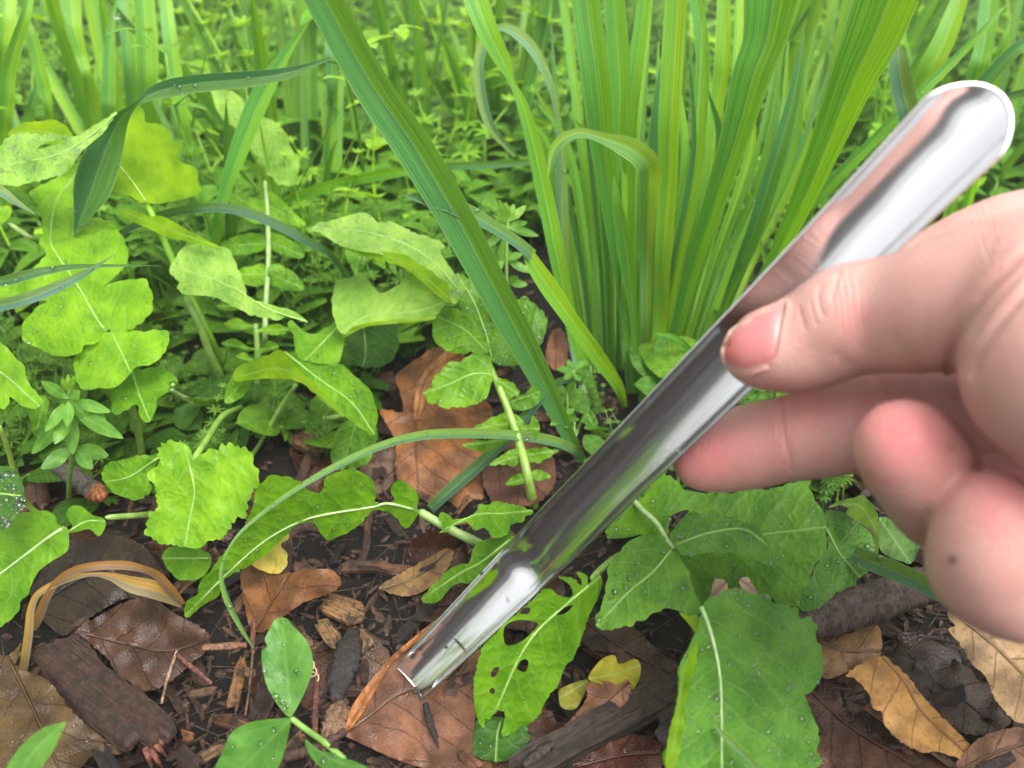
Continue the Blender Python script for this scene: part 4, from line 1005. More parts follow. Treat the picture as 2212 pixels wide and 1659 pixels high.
whorl(pl, (160, 965), [(88, 1013),(200, 1014),(235,985)], .248, 17, (.10,.24,.04))
whorl(pl, (148, 848), [(133, 815),(160, 812),(147,808)], .236, 7, (.17,.33,.03))
stem(pl, 'stem', [(150,840,.237),(152,890,.244),(156,970,.254),(150,1040,.272),(150,1090,None)], .0010, .0013, (.18,.32,.06))
pl = thing('bedstraw', base_at(1108, 800), 'bedstraw shoot topped by a pointed leaf bud against the broad iris blade', 'weed')
whorl(pl, (1095, 490), [(1022, 475),(1165, 510),(1044, 540),(1080, 585),(1060,500),(1140,480)], .315, 9, BC)
whorl(pl, (1097, 480), [(1077, 430),(1092, 436),(1138, 443),(1110, 440),(1068, 468)], .314, 9, (.17,.33,.04))
whorl(pl, (1092, 560), [(1060, 592),(1130, 548),(1150, 590),(1040,560)], .32, 9, BC)
whorl(pl, (1096, 610), [(1120, 598),(1078, 640),(1140, 615)], .325, 9, BC)
stem(pl, 'stem', [(1097,470,.314),(1094,560,.32),(1096,640,.33),(1104,740,.36),(1108,800,None)], .0009, .0012, (.18,.32,.06))
pl = thing('bedstraw', base_at(1240, 950), 'young bedstraw sprouts at the foot of the iris clump', 'weed')
for cx_, cy_, d_ in ((1240,800,.33),(1275,790,.338),(1225,850,.32),(1215,900,.315)):
    whorl(pl, (cx_, cy_), [(cx_ + 38 * math.cos(a_), cy_ + 26 * math.sin(a_)) for a_ in np.arange(6) * 1.05 + cx_], d_, 8, BC)
    stem(pl, 'stem', [(cx_, cy_, d_), (cx_ + 2, cy_ + 60, d_ + .004), (1240, 950, None)], .0008, .0011, (.16,.28,.05))

# --- pea seedling at the bottom
pl = thing('pea_seedling', base_at(720, 1560), 'pea seedling with smooth oval leaves and a curled tendril in front of the mulch', 'pea plant')
PEAC = (.085, .225, .035)
leaf(pl, g3(0, 2, [(1870,1330),(1800,1250),(1730,1130),(1700,1000),(1695,900),(1722,880),(1735,870),(1715,830),(1740,770),(1790,690),(1860,690),(1890,730),(1960,800),(2010,880),(2030,990),(2010,1080),(1960,1200),(1900,1310)]), g3(0, 2, [(1880,1340),(1870,1150),(1850,950),(1830,700)]), ('h', [(620, 1340, .034), (625, 1545, .022)]), PEAC, M_PEA, None, fold=-.25, drops=18, wave=5, rib=0)
leaf(pl, g3(0, 2, [(1880,1340),(1870,1440),(1840,1560),(1800,1670),(1740,1790),(1500,1800),(1380,1720),(1400,1640),(1440,1560),(1500,1430),(1600,1370),(1720,1345),(1800,1340)]), g3(0, 2, [(1880,1345),(1700,1530),(1520,1700)]), ('h', [(620, 1550, .021), (540, 1659, .026)]), PEAC, M_PEA, None, fold=-.2, drops=16, rib=0)
leaf(pl, g3(0, 2, [(1980,1470),(2060,1540),(2150,1560),(2212,1590),(2310,1620),(2400,1680),(2300,1760),(2150,1700),(2040,1620),(1990,1540)]), g3(0, 2, [(1985,1480),(2150,1600),(2390,1690)]), ('h', [(660, 1600, .03), (770, 1659, .036)]), PEAC, M_PEA, None, rib=0, drops=8)
leaf(pl, g3(0, 2, [(40,1670),(80,1590),(150,1500),(220,1440),(300,1390),(380,1370),(430,1360),(390,1450),(350,1540),(290,1630),(230,1740),(60,1760)]), g3(0, 2, [(430,1360),(240,1530),(120,1700)]), ('h', [(130, 1460, .04), (60, 1650, .045)]), (.11,.26,.04), M_PEA, None, rib=0)
stem(pl, 'stem', [(627,1550,-.021),(660,1575,-.016),(700,1603,-.008),(745,1640,None)], .0010, .0012, (.2,.36,.08))
stem(pl, 'stem', [(40,1640,-.044),(10,1700,-.03),(-20,1740,None)], .0009, .0012, (.28,.42,.14))
tp = [(660 + (4 * t) + 9 * math.cos(t * 5.2), 1408 + 9.2 * t * 1.25 + 8 * math.sin(t * 5.2), -.022 + .0016 * t) for t in np.linspace(0, 5, 40)]
stem(pl, 'tendril', tp, .00035, .0003, (.4,.32,.2), seg=5)

# --- iris clump
ir = thing('iris_clump', base_at(1400, 860), 'clump of broad upright iris blades behind the metal scoop', 'iris')
I1 = (.115, .31, .03); I2 = (.14, .345, .022); I3 = (.07, .215, .045); I4 = (.19, .39, .02)
def ib(pts, col, **k): blade(ir, pts, col, **k)
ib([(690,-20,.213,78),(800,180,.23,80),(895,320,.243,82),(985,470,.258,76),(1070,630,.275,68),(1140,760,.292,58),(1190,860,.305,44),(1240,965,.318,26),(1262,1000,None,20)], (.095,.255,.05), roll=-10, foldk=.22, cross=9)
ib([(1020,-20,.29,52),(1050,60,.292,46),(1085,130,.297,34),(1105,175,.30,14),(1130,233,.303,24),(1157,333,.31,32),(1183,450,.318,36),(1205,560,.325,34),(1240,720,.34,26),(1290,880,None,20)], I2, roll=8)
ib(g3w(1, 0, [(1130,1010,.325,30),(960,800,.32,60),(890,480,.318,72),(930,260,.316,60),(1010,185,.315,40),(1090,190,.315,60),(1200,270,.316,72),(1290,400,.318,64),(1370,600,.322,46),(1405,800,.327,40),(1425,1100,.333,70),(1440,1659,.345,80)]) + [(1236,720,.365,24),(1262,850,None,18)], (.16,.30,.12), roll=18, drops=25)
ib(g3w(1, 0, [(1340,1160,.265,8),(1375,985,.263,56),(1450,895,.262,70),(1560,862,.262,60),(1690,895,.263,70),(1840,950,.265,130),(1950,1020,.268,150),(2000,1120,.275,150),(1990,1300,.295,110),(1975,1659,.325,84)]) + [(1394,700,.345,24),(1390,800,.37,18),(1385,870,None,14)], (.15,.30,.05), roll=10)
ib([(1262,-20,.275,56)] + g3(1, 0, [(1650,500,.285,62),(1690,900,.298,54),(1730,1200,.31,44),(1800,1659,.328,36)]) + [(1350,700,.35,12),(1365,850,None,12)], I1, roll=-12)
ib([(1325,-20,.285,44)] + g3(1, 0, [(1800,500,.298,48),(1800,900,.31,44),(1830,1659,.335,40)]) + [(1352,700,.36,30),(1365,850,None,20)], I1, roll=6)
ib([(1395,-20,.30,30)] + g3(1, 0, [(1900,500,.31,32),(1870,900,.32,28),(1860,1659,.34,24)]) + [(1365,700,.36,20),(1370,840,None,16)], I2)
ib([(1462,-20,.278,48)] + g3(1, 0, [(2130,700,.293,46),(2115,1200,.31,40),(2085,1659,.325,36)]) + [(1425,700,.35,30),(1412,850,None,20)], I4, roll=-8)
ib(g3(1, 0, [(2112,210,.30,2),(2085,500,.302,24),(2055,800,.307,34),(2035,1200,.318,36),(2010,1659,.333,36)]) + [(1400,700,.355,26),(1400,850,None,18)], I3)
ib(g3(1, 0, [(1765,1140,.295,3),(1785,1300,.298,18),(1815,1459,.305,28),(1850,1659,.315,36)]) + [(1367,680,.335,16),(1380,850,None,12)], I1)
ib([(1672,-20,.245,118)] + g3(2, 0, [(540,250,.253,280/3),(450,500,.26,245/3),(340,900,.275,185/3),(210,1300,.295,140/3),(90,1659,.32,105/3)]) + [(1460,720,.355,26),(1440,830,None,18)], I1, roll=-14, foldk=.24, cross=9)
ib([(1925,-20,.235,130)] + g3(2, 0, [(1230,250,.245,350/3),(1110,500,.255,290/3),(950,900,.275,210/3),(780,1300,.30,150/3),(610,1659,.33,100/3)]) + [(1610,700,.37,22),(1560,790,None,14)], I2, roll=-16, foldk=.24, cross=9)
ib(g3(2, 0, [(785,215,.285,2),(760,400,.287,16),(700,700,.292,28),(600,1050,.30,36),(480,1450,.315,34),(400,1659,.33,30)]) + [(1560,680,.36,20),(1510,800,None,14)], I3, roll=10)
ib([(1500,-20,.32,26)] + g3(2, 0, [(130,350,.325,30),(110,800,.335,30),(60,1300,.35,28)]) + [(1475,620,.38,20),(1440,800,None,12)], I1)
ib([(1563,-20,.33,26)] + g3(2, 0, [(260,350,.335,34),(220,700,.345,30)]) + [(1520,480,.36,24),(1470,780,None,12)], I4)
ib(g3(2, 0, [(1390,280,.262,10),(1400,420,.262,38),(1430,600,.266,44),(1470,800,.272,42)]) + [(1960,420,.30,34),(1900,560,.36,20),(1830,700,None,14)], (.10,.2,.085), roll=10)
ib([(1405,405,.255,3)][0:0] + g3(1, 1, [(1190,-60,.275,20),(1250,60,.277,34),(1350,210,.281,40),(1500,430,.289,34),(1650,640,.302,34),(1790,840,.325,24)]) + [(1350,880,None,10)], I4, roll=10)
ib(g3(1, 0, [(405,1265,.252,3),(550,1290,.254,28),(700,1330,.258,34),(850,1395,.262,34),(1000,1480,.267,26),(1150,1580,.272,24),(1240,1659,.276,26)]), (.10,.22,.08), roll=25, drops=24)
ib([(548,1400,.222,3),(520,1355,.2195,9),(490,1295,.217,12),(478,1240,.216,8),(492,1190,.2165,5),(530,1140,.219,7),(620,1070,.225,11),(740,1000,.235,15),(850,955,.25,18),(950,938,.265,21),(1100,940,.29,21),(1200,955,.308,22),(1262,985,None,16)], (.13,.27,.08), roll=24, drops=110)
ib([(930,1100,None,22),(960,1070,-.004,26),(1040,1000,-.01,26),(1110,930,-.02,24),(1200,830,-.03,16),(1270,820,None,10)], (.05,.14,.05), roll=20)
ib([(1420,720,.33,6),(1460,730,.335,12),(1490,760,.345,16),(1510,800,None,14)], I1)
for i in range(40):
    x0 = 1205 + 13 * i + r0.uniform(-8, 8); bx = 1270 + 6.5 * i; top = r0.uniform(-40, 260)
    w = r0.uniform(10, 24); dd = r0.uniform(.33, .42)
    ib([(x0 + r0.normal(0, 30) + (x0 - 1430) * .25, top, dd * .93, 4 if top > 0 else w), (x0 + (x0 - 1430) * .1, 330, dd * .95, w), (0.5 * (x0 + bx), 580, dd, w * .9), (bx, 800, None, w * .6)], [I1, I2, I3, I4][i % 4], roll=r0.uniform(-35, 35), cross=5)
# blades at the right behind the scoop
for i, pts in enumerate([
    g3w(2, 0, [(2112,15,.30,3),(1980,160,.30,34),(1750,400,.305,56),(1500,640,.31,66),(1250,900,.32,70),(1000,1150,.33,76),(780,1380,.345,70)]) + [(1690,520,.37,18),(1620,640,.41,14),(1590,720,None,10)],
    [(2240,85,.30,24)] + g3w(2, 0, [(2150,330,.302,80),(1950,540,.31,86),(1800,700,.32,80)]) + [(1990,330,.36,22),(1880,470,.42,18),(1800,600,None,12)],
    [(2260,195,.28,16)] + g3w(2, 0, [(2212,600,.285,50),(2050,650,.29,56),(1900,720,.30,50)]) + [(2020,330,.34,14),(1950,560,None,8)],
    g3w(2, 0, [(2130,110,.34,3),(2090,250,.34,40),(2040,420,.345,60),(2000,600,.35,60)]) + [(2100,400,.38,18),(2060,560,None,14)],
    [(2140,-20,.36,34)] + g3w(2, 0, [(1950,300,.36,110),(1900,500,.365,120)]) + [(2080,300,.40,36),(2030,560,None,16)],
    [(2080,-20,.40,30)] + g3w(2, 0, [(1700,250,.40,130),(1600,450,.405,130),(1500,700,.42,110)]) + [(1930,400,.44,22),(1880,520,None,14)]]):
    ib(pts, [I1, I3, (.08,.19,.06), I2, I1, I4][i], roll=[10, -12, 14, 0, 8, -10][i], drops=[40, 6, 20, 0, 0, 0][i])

# --- grass standing in the back left
gt = thing('grass_clump', base_at(250, 480), 'stand of tall light green grass blades behind the far left mustard leaves', 'grass')
k1 = 800 / 2212.0 * 0.548611
def q1(pts): return [(p[0] * k1, p[1] * k1, p[2], p[3] * k1) for p in pts]
for i, pts in enumerate([
    q1([(330,-40,.36,60),(270,200,.36,90),(170,500,.365,110),(90,800,.37,120),(70,1100,.375,130),(40,1500,.39,120)]) + [(5,420,.46,16),(0,520,None,12)],
    q1([(80,-40,.40,160),(60,300,.40,140),(20,700,.41,110)]) + [(0,300,.46,18),(-10,480,None,14)],
    q1([(270,170,.37,50),(340,400,.37,110),(420,700,.375,110),(480,950,.38,110),(540,1280,.39,70)]) + [(115,330,.43,12),(125,470,None,10)],
    q1([(440,860,.39,40),(370,1080,.39,80),(310,1300,.40,80)]) + [(60,340,.45,14),(55,480,None,10)],
    q1([(760,-40,.42,190),(800,300,.42,150),(880,600,.425,110),(960,900,.43,90)]) + [(200,300,.48,16),(215,440,None,12)],
    q1([(1270,0,.375,10),(1230,200,.375,40),(1190,600,.378,100),(1180,1000,.383,120),(1180,1250,.39,120)]) + [(236,320,.42,22),(240,480,None,14)],
    q1([(1340,-40,.43,100),(1380,400,.43,110),(1420,900,.44,110)]) + [(290,300,.48,18),(300,440,None,14)],
    q1([(1560,-40,.41,180),(1600,500,.415,190),(1600,1000,.425,170)]) + [(322,300,.46,28),(325,450,None,18)],
    q1([(1800,-40,.38,110),(1850,400,.38,130),(1900,800,.385,140),(1960,1200,.39,130),(2020,1500,.40,110)]) + [(412,380,.43,16),(420,500,None,12)],
    [(735,-20,.44,20),(718,60,.44,22),(716,140,.44,22),(720,240,.47,18),(730,380,None,12)],
    g3w(0, 0, [(2000,140,.33,6),(1850,350,.335,56),(1680,650,.34,110),(1560,950,.345,100),(1470,1200,.35,70),(1410,1450,.36,56)]) + [(462,560,.40,14),(455,620,None,10)],
    [(610,435,.40,16),(680,412,.39,20),(760,390,.385,20),(850,375,.38,16),(920,365,.38,3)] + [],
    [(920,362,.40,12),(1000,358,.39,14),(1120,352,.385,12),(1210,338,.385,8)],
    [(20,230,.42,16),(55,330,.42,18),(92,380,.43,18),(110,440,.46,12),(115,500,None,10)]]):
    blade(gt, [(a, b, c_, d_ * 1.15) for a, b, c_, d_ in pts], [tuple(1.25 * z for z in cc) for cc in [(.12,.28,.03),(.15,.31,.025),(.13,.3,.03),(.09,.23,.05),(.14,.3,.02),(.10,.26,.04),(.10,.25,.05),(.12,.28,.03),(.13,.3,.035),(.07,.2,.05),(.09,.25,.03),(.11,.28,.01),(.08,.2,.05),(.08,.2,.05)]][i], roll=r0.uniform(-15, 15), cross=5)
hang = unp(253 * 1.0, 36, .372)
DV, DF = drops_mesh(np.array([hang]), np.array([[0, -.6, -.8]]), np.array([.0018]), 12)
tag(mk('water_droplet', DV, DF, M_WATER, gt))
# ------------------------------------------------------------------ leaf litter and wood
def dead(outline, midrib, dep, color, label, mat=None, **k):
    k['wave'] = k.get('wave', 5) * 1.5; k['edgew'] = k.get('edgew', 1) * 2.2
    o = leaf(None, outline, midrib, dep, color, mat or M_DEAD, k.pop('teeth', (2.5, 13)), name='dead_leaf', ribcol=tuple(c * .45 for c in color), **k)
    return tag(o, label, 'dead leaf')
OR = (.24, .09, .022); BR = (.15, .06, .028); TAN = (.34, .19, .09); RED = (.20, .065, .03)
dead(g3(1, 1, [(350,780),(440,700),(520,650),(600,590),(700,610),(790,650),(900,900),(980,1000),(950,1150),(920,1350),(910,1600),(700,1650),(480,1640),(360,1420),(350,1200),(250,1010),(300,1000),(400,1010),(380,880)]), g3(1, 1, [(600,590),(520,850),(480,1100),(500,1640)]), ('d', [(930, 760, .335), (900, 1100, .298)]), OR, 'curled orange-brown dead leaf standing upright behind the toothed mustard stalk', wave=12, edgew=2, rib=.0007)
dead(g3(1, 1, [(480,1080),(470,1000),(490,850),(560,720),(640,650),(700,608),(790,650),(760,700),(640,800),(560,900),(520,1000)]), g3(1, 1, [(480,1070),(560,780),(760,640)]), ('d', [(950, 760, .328), (890, 900, .318)]), (.36,.15,.04), 'folded lighter orange flap of dead leaf leaning on the upright orange one', wave=6, rib=0)
dead(g3(1, 2, [(10,1440),(30,1380),(60,1280),(120,1180),(200,1080),(300,960),(400,870),(560,740),(700,650),(880,700),(900,900),(870,1030),(870,1300),(850,1560),(920,1640),(700,1670),(500,1650),(300,1580),(150,1510),(40,1460)]), g3(1, 2, [(0,1440),(180,1320),(350,1190),(600,1100),(880,1020)]), ('h', [(760, 1500, .006), (900, 1380, .0075), (950, 1620, .006)]), (.19,.085,.045), 'large brown veined dead leaf under the tip of the metal scoop', wave=3, fold=.0, rib=.0009, teeth=(1, 30))
dead(g3(1, 2, [(10,1440),(30,1380),(60,1280),(120,1180),(200,1080),(300,960),(400,870),(560,740),(545,790),(440,880),(330,980),(260,1080),(200,1190),(140,1300),(60,1400)]), g3(1, 2, [(30,1420),(220,1110),(540,770)]), ('h', [(750, 1510, .008), (900, 1370, .0095)]), (.42,.17,.05), 'bright orange curled rim beside the metal scoop tip', wave=3, rib=0, teeth=None)
dead(g3(0, 2, [(500,770),(600,700),(700,640),(850,570),(1000,570),(1120,650),(1250,720),(1340,780),(1365,850),(1320,920),(1250,970),(1200,1020),(1050,1130),(920,1160),(840,1100),(760,1050),(700,950),(620,880)]), g3(0, 2, [(520,780),(800,850),(1080,900),(1340,830)]), ('h', [(250, 1320, .010), (400, 1400, .006)]), (.115,.055,.034), 'rusty pitted dead leaf behind the rotten bark chunk', mat=M_DEADWET, wave=7, quilt=2.5)
dead(g3(0, 2, [(-60,1000),(60,930),(140,850),(100,1000),(200,1040),(320,1100),(440,1260),(560,1380),(700,1490),(790,1560),(600,1580),(540,1640),(400,1720),(-60,1760)]), g3(0, 2, [(60,960),(200,1250),(380,1650)]), ('h', [(60, 1430, .012), (150, 1640, .008)]), (.13,.075,.02), 'wet olive-brown dead leaf under the left end of the bark chunk', mat=M_DEADWET, wave=9, drops=24)
dead(g3(0, 2, [(200,360),(320,250),(500,200),(700,150),(900,200),(1020,330),(1080,420),(1100,560),(1000,580),(820,560),(650,640),(480,760),(400,800),(280,700),(200,560)]), g3(0, 2, [(250,600),(600,400),(1050,350)]), ('h', [(220, 1200, .008), (220, 1340, .004)]), (.055,.03,.018), 'dark rotting leaf under the straw-coloured dead grass arch', mat=M_DEADWET)
dead(g3(0, 2, [(1620,760),(1590,620),(1560,400),(1640,330),(1800,400),(1900,390),(2050,370),(2160,380),(2212,470),(2100,540),(1980,580),(1860,660),(1740,760),(1660,780)]), g3(0, 2, [(1640,780),(1750,600),(1880,400)]), ('h', [(550, 1350, .004), (650, 1220, .018)]), (.17,.07,.02), 'amber dead leaf curling up behind the pea seedling', wave=9)
dead(g3(0, 2, [(1570,130),(1650,100),(1720,60),(1860,130),(1870,170),(1820,210),(1860,280),(1855,350),(1800,400),(1700,380),(1620,330),(1590,230)]), g3(0, 2, [(1600,150),(1720,240),(1830,370)]), ('h', [(570, 1180, .02), (580, 1280, .012)]), (.42,.33,.06), 'round yellow fallen leaf beneath the long droplet-dotted mustard leaf', mat=M_YELLOW, teeth=(2, 30))
dead(g3(1, 2, [(1600,1080),(1660,980),(1720,935),(1775,930),(1790,980),(1830,980),(1900,950),(1940,990),(1930,1080),(1880,1160),(1800,1150),(1700,1120)]), g3(1, 2, [(1610,1080),(1780,1050),(1920,1000)]), ('h', [(1320, 1460, .012)]), (.36,.32,.03), 'notched bright yellow fallen leaf left of the big wet mustard leaf', mat=M_YELLOW, teeth=None, rib=0)
dead(g3(1, 2, [(1415,1150),(1500,1110),(1595,1085),(1590,1140),(1560,1210),(1510,1280),(1430,1270),(1410,1210)]), g3(1, 2, [(1420,1200),(1590,1100)]), ('h', [(1240, 1500, .008)]), (.30,.27,.04), 'smaller yellow leaf piece tucked beside the notched yellow one', mat=M_YELLOW, teeth=None, rib=0)
dead(g3(1, 2, [(1600,1100),(1740,1100),(1790,1130),(1860,1080),(1870,1180),(1800,1280),(1700,1330),(1560,1420),(1440,1450),(1400,1440),(1500,1330),(1590,1210)]), g3(1, 2, [(1860,1100),(1660,1270),(1440,1440)]), ('h', [(1330, 1480, .014), (1240, 1570, .01)]), (.21,.095,.055), 'pinkish brown dead leaf torn across the yellow one above the stick', wave=4)
dead(g3(1, 2, [(1580,700),(1700,690),(1900,760),(2050,900),(2190,1000),(2150,1120),(2000,1150),(1850,1060),(1700,950),(1560,830)]), g3(1, 2, [(1600,720),(1850,900),(2150,1050)]), ('h', [(1340, 1400, .004)]), (.11,.045,.025), 'dark red-brown dead leaf lying under the big wet mustard leaf', mat=M_DEADWET)
dead(g3(1, 2, [(1500,1600),(1650,1540),(1800,1460),(1900,1440),(2060,1500),(2050,1700),(1800,1780),(1550,1740)]), g3(1, 2, [(1520,1650),(1800,1580),(2050,1560)]), ('h', [(1330, 1620, .006)]), (.15,.045,.025), 'glossy wet red-brown leaf below the dark stick', mat=M_DEADWET, drops=26)
dead(g3(1, 2, [(250,480),(420,380),(560,300),(700,230),(720,300),(640,430),(520,520),(400,545),(280,510)]), g3(1, 2, [(260,500),(480,420),(700,250)]), ('h', [(900, 1240, .005)]), (.22,.13,.05), 'pale brown dead leaf behind the scoop left of the lobed mustard leaf', wave=4)
dead(g3(1, 2, [(520,580),(620,590),(740,500),(900,480),(800,640),(640,760),(560,740)]), g3(1, 2, [(530,600),(700,600),(850,520)]), ('h', [(950, 1300, .003)]), (.10,.035,.02), 'dark brown dead leaf half hidden behind the scoop near its tip', mat=M_DEADWET)
dead(g3(2, 2, [(1060,1060),(1150,990),(1290,930),(1360,980),(1470,1080),(1560,1200),(1700,1350),(1890,1540),(1870,1610),(1780,1590),(1640,1550),(1560,1560),(1420,1490),(1310,1380),(1290,1290),(1240,1280),(1210,1180),(1120,1080)]), g3(2, 2, [(1300,940),(1440,1100),(1560,1300),(1880,1600)]), ('h', [(1880, 1430, .026), (2090, 1630, .006)]), (.46,.25,.07), 'golden toothed dead leaf arching beside the big wet mustard leaf', wave=6, teeth=(3, 11), rib=.0007)
dead(g3(2, 2, [(1740,630),(1900,690),(2100,760),(2260,830),(2330,1000),(2300,1400),(2212,1370),(2150,1350),(2080,1280),(2020,1200),(1960,1060),(1870,980),(1820,880),(1720,760),(1770,740),(1720,680)]), g3(2, 2, [(1740,650),(2000,850),(2300,1150)]), ('h', [(2080, 1330, .034), (2180, 1540, .020)]), (.52,.34,.17), 'pale tan dead leaf under the curled little finger', wave=7, teeth=(2.5, 13))
dead(g3(2, 2, [(1740,1700),(1860,1520),(1960,1450),(2080,1410),(2212,1400),(2320,1480),(2300,1760),(1900,1780)]), g3(2, 2, [(1780,1690),(2020,1560),(2300,1480)]), ('h', [(2100, 1600, .006)]), (.32,.17,.10), 'pinkish tan dead leaf below the golden one with a small dark twig on it', wave=5)
dead(g3(2, 2, [(780,1190),(900,1070),(1100,1080),(1200,1190),(1290,1300),(1310,1380),(1500,1520),(1780,1600),(1500,1700),(1200,1760),(820,1720)]), g3(2, 2, [(850,1180),(1100,1400),(1500,1640)]), ('h', [(1820, 1540, .004)]), (.13,.055,.03), 'dull brown dead leaf spread under the golden toothed one', mat=M_DEADWET, wave=6)
dead(g3(2, 2, [(860,820),(1000,780),(1150,740),(1260,730),(1290,820),(1280,920),(1180,970),(1060,1040),(900,1070)]), g3(2, 2, [(880,830),(1050,900),(1280,900)]), ('h', [(1820, 1390, .008)]), (.26,.15,.065), 'tan dead leaf scrap below the grey branch at lower right', wave=4)
dead(g3(2, 2, [(1500,1000),(1650,900),(1800,980),(1950,1080),(2060,1280),(2130,1360),(1980,1440),(1780,1420),(1640,1280),(1540,1120)]), g3(2, 2, [(1520,1020),(1800,1200),(2050,1400)]), ('h', [(2080, 1460, .004)]), (.09,.05,.03), 'dark wet dead leaf in the shade between the golden and pale tan leaves', mat=M_DEADWET)
dead([(335,660),(370,640),(420,650),(460,690),(470,750),(455,800),(420,822),(370,800),(350,740)], [(380,640),(420,730),(430,820)], ('h', [(400, 650, .012), (400, 820, .004)]), (.40,.26,.10), 'pale yellow-brown dead leaf seen through the stalks at middle left', wave=5)
dead([(1190,720),(1215,712),(1228,760),(1210,800),(1180,780)], [(1200,715),(1200,790)], ('h', [(1200, 760, .01)]), (.28,.12,.06), 'small red-brown leaf at the foot of the iris clump', wave=3, rib=0)
dead([(1040,960),(1100,930),(1180,960),(1200,1040),(1150,1090),(1060,1080)], [(1050,970),(1180,1070)], ('h', [(1120, 1020, .004)]), (.12,.05,.03), 'dark brown dead leaf behind the thick mustard stalk', wave=3)

# dead grass arch
dg = thing('dead_grass', base_at(50, 1440), 'arching straw-coloured dead grass blades over dark rotting leaves at the left', 'dead grass')
DGC = (.36, .25, .11)
blade(dg, g3w(0, 2, [(150,1030,-.004,50),(185,800,-.018,50),(200,640,-.026,44),(240,540,-.031,40),(330,480,-.034,44),(450,430,-.036,44),(600,405,-.036,26),(720,420,-.034,50),(850,470,-.030,100),(980,500,-.026,110),(1080,540,-.02,90),(1180,600,-.012,40)]), DGC, roll=10, mat=None)
blade(dg, g3w(0, 2, [(225,770,-.016,20),(250,680,-.022,56),(300,560,-.03,50),(370,450,-.036,44),(480,380,-.04,50),(620,350,-.042,54),(800,345,-.04,56),(930,370,-.036,44),(1020,410,-.03,50),(1100,500,-.022,60),(1190,600,-.012,30)]), (.27,.15,.07), roll=-8)

def bar(label, cat, p0, p1, h, w, t, color, seed, group=None, name='wood_chip', ragged=.12):
    P = path3([p0 + (-h,), ((p0[0] + p1[0]) / 2 + random.uniform(-3, 3), (p0[1] + p1[1]) / 2, -h - .001), p1 + (-h,)], 3)
    V, F, UV = chip_geo(P, w, t, seed, ragged)
    return tag(mk(name, V, F, M_CHIP, None, UV, smooth=False, color=color), label, cat, group)
# --- bark, sticks, twigs
def logs(label, cat, pts, radii, color, seg=12, rough=.10, name='stick', mat=None, seed=1, ell=.8):
    P = path3(pts, 7); R = np.interp(np.linspace(0, 1, len(P)), np.linspace(0, 1, len(radii)), radii)
    V, F = tube_geo(P, R, seg, True, rough, seed, ell)
    s = np.arange(len(V)); V = V + (0.12 * np.mean(R)) * np.c_[wav(s * 1.0, V[:, 0] * 900, 9, seed), wav(s * 1.0, V[:, 1] * 900, 9, seed + 1), wav(s, V[:, 2] * 900, 9, seed + 2)]
    return tag(mk(name, V, F, mat or M_WOOD, None, color=color), label, cat)
slab(None, 'bark_chunk', g3(0, 2, [(210,910),(320,850),(420,810),(500,800),(600,880),(650,960),(800,1080),(960,1200),(1100,1320),(1145,1420),(1110,1480),(1080,1500),(1040,1480),(1000,1560),(950,1540),(900,1500),(800,1560),(700,1480),(560,1380),(440,1260),(330,1120),(250,1000)]),
     ('h', [(120, 1390, .012), (350, 1580, .018), (200, 1560, .012)]), .008, (.07,.036,.024), M_CHIP, 5.0, 21, step=7, grain=(.79, .6), label='rotten dark brown chunk of bark with a splintered end at lower left', cat='bark')
for i, (a_, b_) in enumerate([((940,1530),(985,1659)),((975,1540),(1050,1659)),((1000,1500),(1085,1590)),((1030,1480),(1085,1530))]):
    p0, p1 = g3(0, 2, [a_, b_])
    logs('thin reddish splinter hanging off the splintered end of the bark chunk', 'splinter', [p0 + (-.014,), ((p0[0]+p1[0])/2, (p0[1]+p1[1])/2 , -.013), p1 + (-.008,)], [.0009,.0007,.0003], (.16,.06,.035), 6, name='splinter', seed=i)['group'] = 'splinters at the end of the bark chunk'
s0, s1 = g3(1, 2, [(1150,1670),(2200,1110)])
bar('dark split stick below the torn pinkish brown leaf', 'stick', s0, s1, .010, .0040, .0036, (.055,.036,.025), 3, name='stick', ragged=.05)
s0, s1 = g3(1, 2, [(1350,1640),(2150,1230)])
bar('thinner split strip against the side of the dark split stick', 'stick', s0, s1, .006, .0022, .0022, (.04,.027,.02), 4, name='stick', ragged=.08)
logs('thin broken strip lying along the dark split stick', 'stick', g3(1, 2, [(1180,1640,-.012),(1290,1560,-.013),(1380,1500,-.014)]), [.0008,.0016,.0008], (.04,.028,.02), 8, .2, seed=5)
logs('smooth grey-brown branch behind the big wet mustard leaf at lower right', 'branch', g3(2, 2, [(600,800,-.010),(760,735,-.012),(1000,660,-.014),(1250,570,-.016),(1500,490,-.018),(1800,420,-.02)]), [.005,.0056,.0058,.0060,.0058,.005], (.065,.045,.038), 16, .03, seed=8)
logs('short broken grey twig with an orange snapped end below the bedstraw', 'twig', g3(0, 1, [(330,1330,-.012),(400,1375,-.014),(480,1430,-.016),(560,1490,-.018),(620,1530,-.019)]), [.0030,.0030,.0034,.0034,.0036], (.10,.085,.075), 12, .08, name='twig', seed=9)
logs('orange splintered core at the snapped end of the grey twig', 'splinter', g3(0, 1, [(615,1528,-.019),(650,1550,-.0195),(668,1565,-.0195)]), [.0030,.0026,.0014], (.36,.13,.05), 9, .3, name='splinter', seed=10)
logs('small dark twig lying on the pinkish tan dead leaf', 'twig', g3(2, 2, [(1900,1690,-.012),(1980,1650,-.013),(2060,1620,-.013),(2140,1580,-.014)]), [.0012,.0014,.0015,.0013], (.045,.028,.024), 9, .1, name='twig', seed=12)
logs('thin black thorn-like twig on the large brown leaf under the scoop tip', 'twig', g3(1, 2, [(545,1245,-.009),(575,1360,-.009),(605,1450,-.009),(632,1535,-.008)]), [.0009,.0011,.0008,.0002], (.02,.014,.012), 7, .1, name='twig', seed=13)
